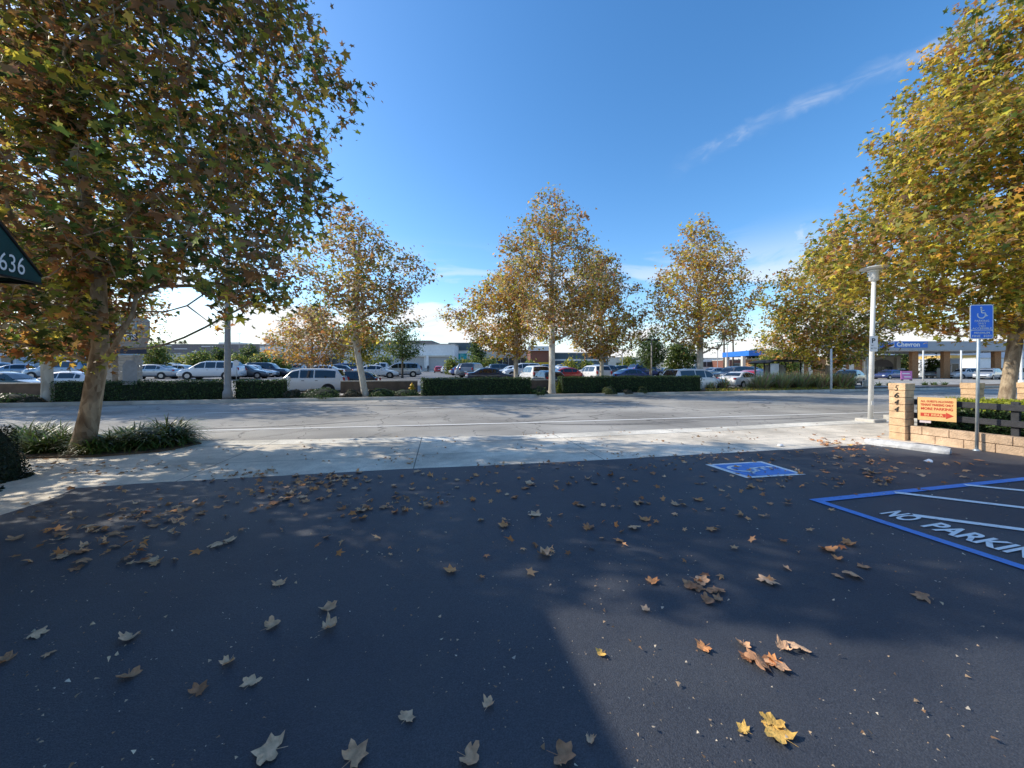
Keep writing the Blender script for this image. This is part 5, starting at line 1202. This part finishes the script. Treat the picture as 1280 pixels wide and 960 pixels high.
# ================================================================ buildings
M['wall_white'] = pm('white_stucco', (.80, .78, .74), .9, .06, 1.5, stain=.1); M['wall_cream'] = pm('cream_stucco', (.64, .58, .48), .9, .07, 1.5, stain=.1)
M['wall_greybrown'] = pm('grey_brown_wall', (.20, .175, .17), .9, .12, 2); M['wall_slate'] = pm('slate_wall', (.09, .12, .13), .8, .1, 2)
M['wall_brick'] = pm('red_brown_brick', (.20, .085, .06), .9, .2, 6); M['roof_white'] = pm('white_rooftop_unit', (.74, .72, .68), .8, .08, 2)
M['teal'] = pm('teal_mural', (.02, .36, .36), .6, .35, .9); M['teal_l'] = pm('pale_teal', (.30, .55, .55), .6, .2, 1); M['orange'] = pm('orange_mural', (.70, .26, .05), .6, .2, 2)
M['shutter'] = pm('grey_shutter', (.42, .41, .39), .7, .08, 3); M['green_sign'] = pm('green_letters', (.02, .22, .18), .5, .05); M['blue_fascia'] = pm('blue_fascia', (.02, .16, .55), .4, .06, 1); M['grey_fascia'] = pm('grey_fascia', (.32, .35, .38), .5, .05, 1)
M['brick_orange'] = pm('orange_brown_brick', (.34, .17, .075), .9, .25, 5, .3); M['glass_b'] = pm('shop_glass', (.035, .05, .055), .1, .3, 1.5)
def bld(px0, px1, Y, py_top, depth, mat, label, name='store_building', rot=0.0, group=None):
    """a block whose front runs from px0 to px1 at depth Y; returns root and (width, height); local x along the front, y into the block, z from the ground"""
    X0, X1 = rr(px0)*Y, rr(px1)*Y; w = X1-X0; b = min(gz(X0, Y), gz(X1, Y))-.05; h = zz(py_top, Y)-b
    o = empty(name, (X0, Y, b), rot, label, 'building', group)
    m1 = MB(); m1.box((w/2, depth/2, h/2), (w, depth, h)); m1.build('wall', mat, o)
    m1 = MB(); m1.box((w/2, depth/2, h+.06), (w+.3, depth+.3, .22)); m1.build('parapet', M['curb'], o)
    o['_Y'] = Y; o['_x'] = X0; o['_b'] = b; return o
def fx(o, px): return rr(px)*o['_Y'] - o['_x']
def fz(o, py): return zz(py, o['_Y']) - o['_b']
def front(o, px0, px1, py0, py1, name, mat, out=.05, t=.1, frame=None, parent=None):
    x0, x1, z1, z0 = fx(o, px0), fx(o, px1), fz(o, py0), fz(o, py1); z0 = max(z0, .02)
    m1 = MB(); m1.box(((x0+x1)/2, -out, (z0+z1)/2), (x1-x0, t, z1-z0)); p_ = m1.build(name, frame or mat, o)
    if frame:
        n = max(1, int((x1-x0)/1.8)); m2 = MB(); wp = (x1-x0)/n
        for i in range(n): m2.box((x0+wp*(i+.5), -out-t*.5-.005, (z0+z1)/2), (wp-.12, .03, z1-z0-.14))
        m2.build('pane', mat, p_)
    return p_
b1 = bld(176, 324, 128, 430.5, 40, M['wall_greybrown'], 'long dark grey brown store with two white rooftop units at left', rot=0)
for a, b_, pt_ in ((250, 277, 425.5), (313, 336, 426.5)):
    x0, x1 = fx(b1, a), fx(b1, min(b_, 324)); z0 = fz(b1, 430.5); z1 = fz(b1, pt_); m1 = MB(); m1.box(((x0+x1)/2, 12, (z0+z1)/2), (x1-x0, 8, z1-z0)); m1.build('rooftop_unit', M['roof_white'], b1)
for a, b_, c_ in ((218, 234, 436), (252, 270, 433), (240, 258, 439.5), (205, 215, 432), (215, 226, 442)): front(b1, a, b_, c_-.5, c_+.5, 'wall_stripe', M['roof_white'])
front(b1, 215, 245, 443, 452, 'shop_window', M['glass_b'], frame=M['roof_white'])
b2 = bld(325, 356, 112, 433, 30, M['wall_white'], 'white store with teal and orange mural left of the orange tree')
front(b2, 330, 337, 437, 443, 'orange_mural', M['orange']); front(b2, 334, 355, 439, 452, 'teal_mural', M['teal']); front(b2, 330, 354, 452, 461, 'shop_window', M['glass_b'], frame=M['teal_l'])
m1 = MB(); q0 = (fx(b2, 336), -.13, fz(b2, 446)); m1.add([q0, (fx(b2, 350), -.13, fz(b2, 438)), (fx(b2, 352), -.13, fz(b2, 443))], [(0, 1, 2)]); m1.build('mural_stripe', M['teal_l'], b2)
b3 = bld(356, 568, 104, 430.5, 40, M['wall_white'], 'long white supermarket with green lettering behind the dark green round tree', name='supermarket_building')
m1 = MB(); x0, x1 = fx(b3, 408), fx(b3, 536); m1.box(((x0+x1)/2, 12, fz(b3, 427.3)), (x1-x0, 16, fz(b3, 424)-fz(b3, 430.3))); m1.build('upper_roof', M['wall_greybrown'], b3)
front(b3, 404, 434, 443, 457, 'shop_window', M['glass_b'], frame=M['wall_cream']); front(b3, 360, 398, 446, 461, 'shop_window', M['glass_b'], frame=M['wall_cream'])
front(b3, 438, 499, 446, 462, 'recessed_front', M['shutter'])
front(b3, 500, 530, 445, 463, 'roll_shutter', M['shutter']); front(b3, 535, 563, 446, 463, 'roll_shutter', M['shutter'])
front(b3, 499, 565, 444.2, 446, 'ledge', M['wall_cream'], out=.3, t=.6); front(b3, 533.3, 538.3-2, 445, 463, 'column', M['wall_white'], out=.4, t=.6); front(b3, 431, 435, 440, 463, 'column', M['wall_white'], out=.4, t=.6)
front(b3, 530, 535, 460, 464, 'kerb_block', M['shutter'], out=.6, t=.6)
Yb = 104; text_on('lettering', 'SUPERMARKET', (fx(b3, 474), -.08, fz(b3, 434.6)), (1, 0, 0), (0, 0, 1), 34/F*Yb, 5.2/F*Yb, M['green_sign'], b3, .03, world=False)
b4 = bld(568, 600, 112, 438.5, 30, M['wall_white'], 'white and teal glass store front right of the supermarket')
m1 = MB(); m1.box((fx(b4, 575), 8, (fz(b4, 428)+fz(b4, 438.5))/2), (fx(b4, 592)-fx(b4, 562), 15, fz(b4, 428)-fz(b4, 438.2))); m1.build('upper_roof', M['wall_slate'], b4)
front(b4, 568.5, 584, 441.5, 459, 'teal_window', M['teal'], frame=M['wall_white'])
b5 = bld(600, 663, 118, 438, 30, M['wall_cream'], 'pale long store mostly hidden by the yellow green sycamore'); front(b5, 606, 658, 447, 460, 'shop_window', M['glass_b'], frame=M['wall_cream'])
b6 = bld(663, 693, 98, 434, 30, M['wall_brick'], 'red brown brick store with white roof band left of the tall white trunk')
front(b6, 660, 692, 433, 438.5, 'roof_band', M['roof_white'], out=.4, t=.8); front(b6, 664, 692, 453, 456, 'yellow_awning', M['olive_aw'] if 'olive_aw' in M else M['yel'], out=.8, t=1.4); front(b6, 666, 691, 456, 463, 'shop_window', M['glass_b'], frame=M['wall_brick'])
b7 = bld(693, 760, 100, 441.5, 30, M['wall_slate'], 'slate grey store with white stripe behind the bronze sycamore'); front(b7, 693, 758, 449, 451, 'wall_stripe', M['roof_white']); front(b7, 705, 730, 454, 461, 'shop_window', M['glass_b'], frame=M['wall_slate'])
b8 = bld(760, 830, 140, 447, 20, M['wall_cream'], 'low distant cream building behind the lot lamp'); front(b8, 770, 820, 453, 459, 'shop_window', M['glass_b'], frame=M['wall_cream'])
b9 = bld(868, 912, 120, 448, 20, M['wall_white'], 'low distant white building left of the slim palms'); front(b9, 876, 905, 452, 459, 'shop_window', M['glass_b'], frame=M['wall_white'])
b10 = bld(912, 958, 110, 450, 20, M['wall_brick'], 'low brown building under the blue canopy sign'); front(b10, 916, 950, 454, 461, 'shop_window', M['glass_b'], frame=M['wall_cream'])
b11 = bld(-60, 20, 44, 432, 16, pm('pale_blue_wall', (.42, .48, .54), .9, .06, 2), 'pale blue corner building with dark window at the left edge'); front(b11, 3, 16, 446, 466, 'shop_window', M['glass_b'], frame=M['trim'])
m1 = MB(); m1.tube([(fx(b11, 8), -.1, fz(b11, 440)), (fx(b11, 8), -.16, fz(b11, 440))], .38, 14, smooth=False); m1.build('round_emblem', M['sign_frame'], b11)
b12 = bld(38, 178, 86, 440.5, 22, M['wall_cream'], 'low white store strip behind the big left trunk'); front(b12, 44, 170, 449, 460, 'shop_window', M['glass_b'], frame=M['wall_cream']); front(b12, 38, 178, 443.5, 447, 'fascia', M['wall_brick'], out=.5, t=1.0)
# extra far blocks so that the skyline carries on to both sides
bld(-420, -70, 110, 436, 40, M['wall_cream'], 'cream store far beyond the left edge'); 
# blue canopy (second station)
X, Y = at(935, 72); cb = empty('blue_canopy', (X, Y, gz(X, Y)), 0, 'flat blue canopy on pale columns left of the bus shelter', 'canopy'); sx_ = 72/F
m1 = MB(); m1.box((16*sx_+1, 4, zz(441.5, Y)-gz(X, Y)), (34*sx_+2, 9, 6.5*sx_)); m1.build('fascia', M['blue_fascia'], cb)
for x in (0, 30): 
    for y in (1.5, 7): m1 = MB(); hcol = zz(445, Y)-gz(X, Y); m1.box((x*sx_, y, hcol/2), (.6, .6, hcol)); m1.build('column', M['wall_cream'], cb)
# ================================================================ bus shelter
X, Y = pt(961, 23.9); bs = empty('bus_shelter', (X, Y, .12), a14, 'bus shelter with dark curved roof and white advertising panel behind the grasses', 'bus shelter'); zr = zz(453, Y)-.12
M['frost'] = pm('shelter_glass', (.30, .33, .32), .25, .1, 2)
for x in (.05, 1.0, 3.3):
    for y in (0, 1.3): m1 = MB(); m1.box((x, y, zr/2), (.08, .08, zr)); m1.build('post', M['trim'], bs)
m1 = MB(); N_ = 8; A_ = [(-.25, zr-.02), (.1, zr+.14), (.9, zr+.24), (2.4, zr+.26), (3.8, zr+.20)]
for (xa, za), (xb, zb2) in zip(A_[:-1], A_[1:]): m1.add([(xa, -.3, za), (xb, -.3, zb2), (xb, 1.7, zb2), (xa, 1.7, za), (xa, -.3, za-.09), (xb, -.3, zb2-.12), (xb, 1.7, zb2-.12), (xa, 1.7, za-.09)], [(0, 1, 2, 3), (7, 6, 5, 4), (0, 4, 5, 1), (2, 6, 7, 3)])
m1.build('roof', M['trim'], bs)
m1 = MB(); m1.box((.52, -.02, zr*.52), (.86, .10, zr*.86)); ad = m1.build('advert_panel', pm('pale_poster', (.88, .90, .92), .4, .12, 2.2), bs)
m1 = MB(); m1.box((2.15, 1.28, zr*.52), (2.2, .03, zr*.8)); m1.build('back_glass', M['frost'], bs)
m1 = MB(); m1.box((2.2, .9, .45), (1.8, .35, .05)); m1.box((1.5, .9, .22), (.06, .3, .44)); m1.box((2.9, .9, .22), (.06, .3, .44)); m1.build('bench', M['trim'], bs)
# ================================================================ filling station
Yc = 59; zg = gz(rr(1140)*Yc, Yc)
X0 = rr(1066)*Yc; cz0 = zz(438, Yc); cz1 = zz(426.5, Yc)
X, Y = X0, Yc; fc = empty('station_canopy', (X, Y, zg), 0, 'filling station canopy with blue fascia reading Chevron on brick columns', 'canopy'); Wc = rr(1300)*Yc-X0; 
m1 = MB(); m1.box((Wc/2, 5.5, (cz0+cz1)/2-zg), (Wc, 11, cz1-cz0)); m1.build('fascia', M['grey_fascia'], fc)
m1 = MB(); m1.box((Wc/2, 5.5, cz0-zg-.05), (Wc-.4, 10.6, .08)); m1.build('soffit', M['roof_white'], fc)
xa, xb = rr(1100)*Yc-X0, rr(1159)*Yc-X0; zf = zz(430.6, Yc)-zg
m1 = MB(); m1.box(((xa+xb)/2, -.04, zf), (xb-xa, .08, 8/F*Yc)); m1.build('blue_fascia', M['blue_fascia'], fc)
text_on('lettering', 'Chevron', (rr(1134.5)*Yc-X0, -.10, zf+.02), (1, 0, 0), (0, 0, 1), 29/F*Yc, 5.8/F*Yc, M['signwhite'], fc, .04, world=False)
xl = rr(1112)*Yc-X0
for dz_, mt in ((.16, M['blue_fascia']), (-.16, M['red'])):
    m1 = MB(); z = zf+dz_; m1.add([(xl-.55, -.11, z+.22), (xl, -.11, z), (xl+.55, -.11, z+.22), (xl+.55, -.11, z-.02), (xl, -.11, z-.24), (xl-.55, -.11, z-.02)], [(0, 1, 4, 5), (1, 2, 3, 4)]); m1.build('chevron_stripe', mt, fc)
m1 = MB(); m1.box((xl, -.09, zf), (1.3, .02, .95)); m1.build('emblem_field', M['signwhite'], fc)
for px in (1142, 1181.5, 1245):
    for y in (1.5, 8.5):
        x = rr(px)*(Yc+y)-X0; m1 = MB(); hh_ = cz0-zg; m1.box((x, y, hh_/2), (1.05, .55, hh_), 0, .02); m1.build('brick_column', M['brick_orange'], fc)
for px in (1160, 1212):
    x = rr(px)*Yc-X0; o = empty('fuel_pump', (X0+x, Yc+4, zg+.02), 0, 'fuel pump under the station canopy, ' + ('between the brick columns' if px < 1200 else 'right of the brick columns'), 'fuel pump')
    m1 = MB(); m1.box((0, 0, .9), (.8, .5, 1.6), 0, .04); m1.build('cabinet', M['roof_white'], o); m1 = MB(); m1.box((0, -.27, 1.25), (.5, .04, .5)); m1.build('display', M['trim'], o); m1 = MB(); m1.box((0, 0, .05), (1.4, .9, .12)); m1.build('island', M['curb'], o)
b20 = bld(990, 1082, 63, 447, 14, M['brick_orange'], 'brown brick station shop wing with small windows behind the broad sycamore')
for a in (1044, 1054, 1064): front(b20, a-3, a+3, 455, 462, 'window', M['roof_white'], frame=M['wall_cream'])
for a in (1001, 1012, 1080): front(b20, a-2, a+2, 447, 474, 'pilaster', M['wall_cream'], out=.15, t=.3)
b21 = bld(1079, 1126, 69, 445, 14, M['wall_cream'], 'beige station shop with dark arched entrance under the canopy')
Yq = 69; xc = fx(b21, 1103); r0_ = 13.5/F*Yq; zb3 = fz(b21, 458)
m1 = MB(); ar = [(xc-r0_, .0), (xc-r0_, zb3)] + [(xc - r0_*math.cos(R(a)), zb3 + 1.35*math.sin(R(a))) for a in range(15, 180, 15)] + [(xc+r0_, zb3), (xc+r0_, 0)]
m1.add([(x, -.06, max(z, .03)) for x, z in ar], [tuple(range(len(ar)))[::-1]]); en = m1.build('arched_entrance', M['wall_greybrown'], b21)
m1 = MB()
for i in range(5): m1.box((xc - r0_*.72 + i*r0_*.36, -.09, zb3*.5+.1), (r0_*.3, .03, zb3*.85))
m1.build('pane', M['glass_b'], en)
for sgn in (-1, 1): m1 = MB(); m1.box((xc+sgn*(r0_+.5), -.25, fz(b21, 447)/2), (.7, .5, fz(b21, 447))); m1.build('pilaster', M['wall_cream'], b21)
# pink sign
X, Y = at(1133, 50); pk = empty('promotion_sign', (X, Y, gz(X, Y)+.05), 0, 'small pink promotional board on the forecourt, left of the brick column', 'sign')
m1 = MB(); m1.box((0, 0, .72), (1.5, .06, 1.15)); m1.build('board', pm('pink_board', (.62, .20, .45), .6, .1, 3), pk)
m1 = MB(); m1.box((-.1, -.04, .95), (1.0, .02, .14)); m1.box((.1, -.04, .5), (.9, .02, .14)); m1.build('white_stripe', M['signwhite'], pk)
m1 = MB(); m1.box((-.6, 0, .08), (.06, .3, .16)); m1.box((.6, 0, .08), (.06, .3, .16)); m1.build('foot', M['trim'], pk)
# beyond the station
b22 = bld(1188, 1224, 95, 444, 12, pm('yellow_wall', (.56, .36, .10), .8, .1, 1), 'yellow fronted building beyond the station canopy'); front(b22, 1200, 1222, 451, 459, 'shop_window', M['glass_b'], frame=M['wall_cream'])
b23 = bld(1224, 1330, 88, 448, 14, M['wall_white'], 'white building with small red letters behind the right hand trunk')
text_on('lettering', 'KFC', (fx(b23, 1244), -.08, fz(b23, 453.5)), (1, 0, 0), (0, 0, 1), 8.5/F*88, 4/F*88, M['red'], b23, .03, shear=.2, world=False)
front(b23, 1230, 1325, 460, 465, 'low_window_band', M['glass_b'], frame=M['trim'])
b24 = bld(1186, 1200, 70, 449, 5, M['grey_fascia'], 'small grey glass kiosk right of the brick columns', name='kiosk'); front(b24, 1189, 1198, 454, 471, 'shop_window', M['glass_b'], frame=M['roof_white'])
# distant tree belt
g = np.random.default_rng(77); P = []; S = []
for i in range(9000):
    px = g.uniform(-200, 1500); Y = 190 + 60*g.random(); X = rr(px)*Y; hmax = 6.5 + 3.2*mnoise.noise(Vector((X*.045, 0, 1))) + 2*mnoise.noise(Vector((X*.17, 0, 5)))
    P.append((X, Y, 1+hmax*g.random()**.7)); S.append(g.uniform(.5, 1.1))
tag(leafcloud('distant_trees', np.array(P), g.normal(0, 1, (len(P), 3)), np.array(S), np.array(PAL['dgreen'])*g.uniform(.8, 2.0, (len(P), 1)), 'mid', M['leaf_small']), 'belt of distant trees beyond the shopping centre', 'distant trees', kind='stuff')
# hills at right and far left
M['hill'] = pm('hazy_hill', (.17, .23, .31), 1.0, .12, .004, spec=0)  # distance haze is put into this blue base colour
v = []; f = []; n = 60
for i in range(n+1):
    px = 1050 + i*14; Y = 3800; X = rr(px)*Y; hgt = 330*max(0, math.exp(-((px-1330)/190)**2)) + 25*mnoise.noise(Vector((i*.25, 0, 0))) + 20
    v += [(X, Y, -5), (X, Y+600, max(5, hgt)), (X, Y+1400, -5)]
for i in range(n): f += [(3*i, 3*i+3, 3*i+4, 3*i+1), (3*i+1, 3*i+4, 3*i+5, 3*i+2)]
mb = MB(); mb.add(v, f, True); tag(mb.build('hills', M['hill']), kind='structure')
# ================================================================ light, sky, camera
SUN_EL = R(34); az = Vector((-.97, .22)).normalized(); sd_ = Vector((az.x*math.cos(SUN_EL), az.y*math.cos(SUN_EL), math.sin(SUN_EL)))
ld = bpy.data.lights.new('sun', 'SUN'); ld.energy = 5.0; ld.angle = R(.53); ld.color = (1, .92, .78)
lo = bpy.data.objects.new('sun', ld); COL.objects.link(lo); lo.rotation_euler = sd_.to_track_quat('Z', 'Y').to_euler()
w = bpy.data.worlds.new('World'); scene.world = w; w.use_nodes = True; nt = w.node_tree; N = nt.nodes; L = nt.links
bg = N['Background']; sky = N.new('ShaderNodeTexSky'); sky.sky_type = 'NISHITA'; sky.sun_disc = False; sky.sun_elevation = SUN_EL; sky.sun_rotation = math.atan2(az.x, az.y)
sky.air_density = 1.0; sky.dust_density = .6; sky.ozone_density = 2.2; sky.altitude = 50
bg.inputs['Strength'].default_value = .15
tc = N.new('ShaderNodeTexCoord')
def nmap(sc, rot=(0, 0, 0), loc=(0, 0, 0)):
    m_ = N.new('ShaderNodeMapping'); m_.inputs['Scale'].default_value = sc; m_.inputs['Rotation'].default_value = rot; m_.inputs['Location'].default_value = loc
    L.new(tc.outputs['Generated'], m_.inputs['Vector']); return m_.outputs['Vector']
def nz(vec, sc, det, dist=0):
    n_ = N.new('ShaderNodeTexNoise'); n_.inputs['Scale'].default_value = sc; n_.inputs['Detail'].default_value = det; n_.inputs['Distortion'].default_value = dist; L.new(vec, n_.inputs['Vector']); return n_.outputs['Fac']
def mr(src, a, b, c, d):
    r = N.new('ShaderNodeMapRange'); r.interpolation_type = 'SMOOTHSTEP'; L.new(src, r.inputs['Value'])
    for k, v_ in zip(('From Min', 'From Max', 'To Min', 'To Max'), (a, b, c, d)): r.inputs[k].default_value = v_
    return r.outputs['Result']
def ma(op, a, b):
    x = N.new('ShaderNodeMath'); x.operation = op; x.use_clamp = True
    for i, q_ in enumerate((a, b)):
        if isinstance(q_, (int, float)): x.inputs[i].default_value = q_
        else: L.new(q_, x.inputs[i])
    return x.outputs[0]
sep = N.new('ShaderNodeSeparateXYZ'); L.new(tc.outputs['Generated'], sep.inputs[0])
# low cloud banks near the horizon
c1 = mr(nz(nmap((1.6, 1.6, 6.5), loc=(.3, .1, .2)), 2.4, 9, .5), .46, .58, 0, 1); m1_ = ma('MULTIPLY', mr(sep.outputs['Z'], .34, .10, 0, 1), 1.0)
low = ma('MULTIPLY', c1, m1_)
haze = mr(sep.outputs['Z'], .15, .0, 0, .6)
low = ma('MAXIMUM', low, haze)
# high thin streaks at right
def wisp(c, u, half, w):
    """a thin streak round direction c running along u"""
    c = Vector(c).normalized(); u = Vector(u); u = (u - c*u.dot(c)).normalized(); v_ = c.cross(u)
    def dot(vv):
        d = N.new('ShaderNodeVectorMath'); d.operation = 'DOT_PRODUCT'; L.new(tc.outputs['Generated'], d.inputs[0]); d.inputs[1].default_value = vv; return d.outputs['Value']
    nzz = nz(nmap((2, 2, 2)), 3.0, 5, 1.2); s_ = N.new('ShaderNodeMath'); s_.operation = 'MULTIPLY_ADD'; L.new(nzz, s_.inputs[0]); s_.inputs[1].default_value = .10; s_.inputs[2].default_value = -.05
    dv = N.new('ShaderNodeMath'); dv.operation = 'ADD'; L.new(dot(v_), dv.inputs[0]); L.new(s_.outputs[0], dv.inputs[1])
    ab = N.new('ShaderNodeMath'); ab.operation = 'ABSOLUTE'; L.new(dv.outputs[0], ab.inputs[0]); au = N.new('ShaderNodeMath'); au.operation = 'ABSOLUTE'; L.new(dot(u), au.inputs[0])
    tex = mr(nz(nmap((3, 3, 9), (0, .5, .4)), 4, 8, 1.5), .40, .70, .15, 1)
    fr = mr(dot(c), .2, .5, 0, 1)
    return ma('MULTIPLY', ma('MULTIPLY', ma('MULTIPLY', mr(ab.outputs[0], 0, w, 1, 0), mr(au.outputs[0], half*.5, half, 1, 0)), tex), fr)
def dirpx(px, py): return (rr(px), 1, (HY-py)/F)
d1, d2 = Vector(dirpx(930, 168)).normalized(), Vector(dirpx(1200, 40)).normalized()
w1 = wisp((d1+d2)/2, d2-d1, .30, .026)
d3, d4 = Vector(dirpx(900, 330)).normalized(), Vector(dirpx(1000, 300)).normalized(); w2 = wisp((d3+d4)/2, d4-d3, .13, .03)
hi = ma('MAXIMUM', ma('MULTIPLY', w1, .22), ma('MULTIPLY', w2, .55))
allc = ma('MAXIMUM', low, hi)
hs = N.new('ShaderNodeHueSaturation'); hs.inputs['Saturation'].default_value = 1.28; hs.inputs['Value'].default_value = 1.7; L.new(sky.outputs['Color'], hs.inputs['Color'])
mx = N.new('ShaderNodeMixRGB'); L.new(allc, mx.inputs[0]); L.new(hs.outputs['Color'], mx.inputs[1]); mx.inputs[2].default_value = (7.0, 7.1, 7.2, 1); L.new(mx.outputs[0], bg.inputs['Color'])
cam = bpy.data.cameras.new('camera'); co = bpy.data.objects.new('camera', cam); COL.objects.link(co); scene.camera = co
cam.sensor_width = 36; cam.lens = F/1280*36; cam.shift_y = -17/1280; cam.clip_start = .05; cam.clip_end = 12000
co.location = (0, 0, EYE); co.rotation_euler = (R(90), 0, 0)
scene.view_settings.view_transform = 'Standard'; scene.view_settings.look = 'None'; scene.view_settings.exposure = 0
scene.render.engine = 'CYCLES'
for o in scene.objects:
    for k in ('_Y', '_x', '_b'):
        if k in o: del o[k]
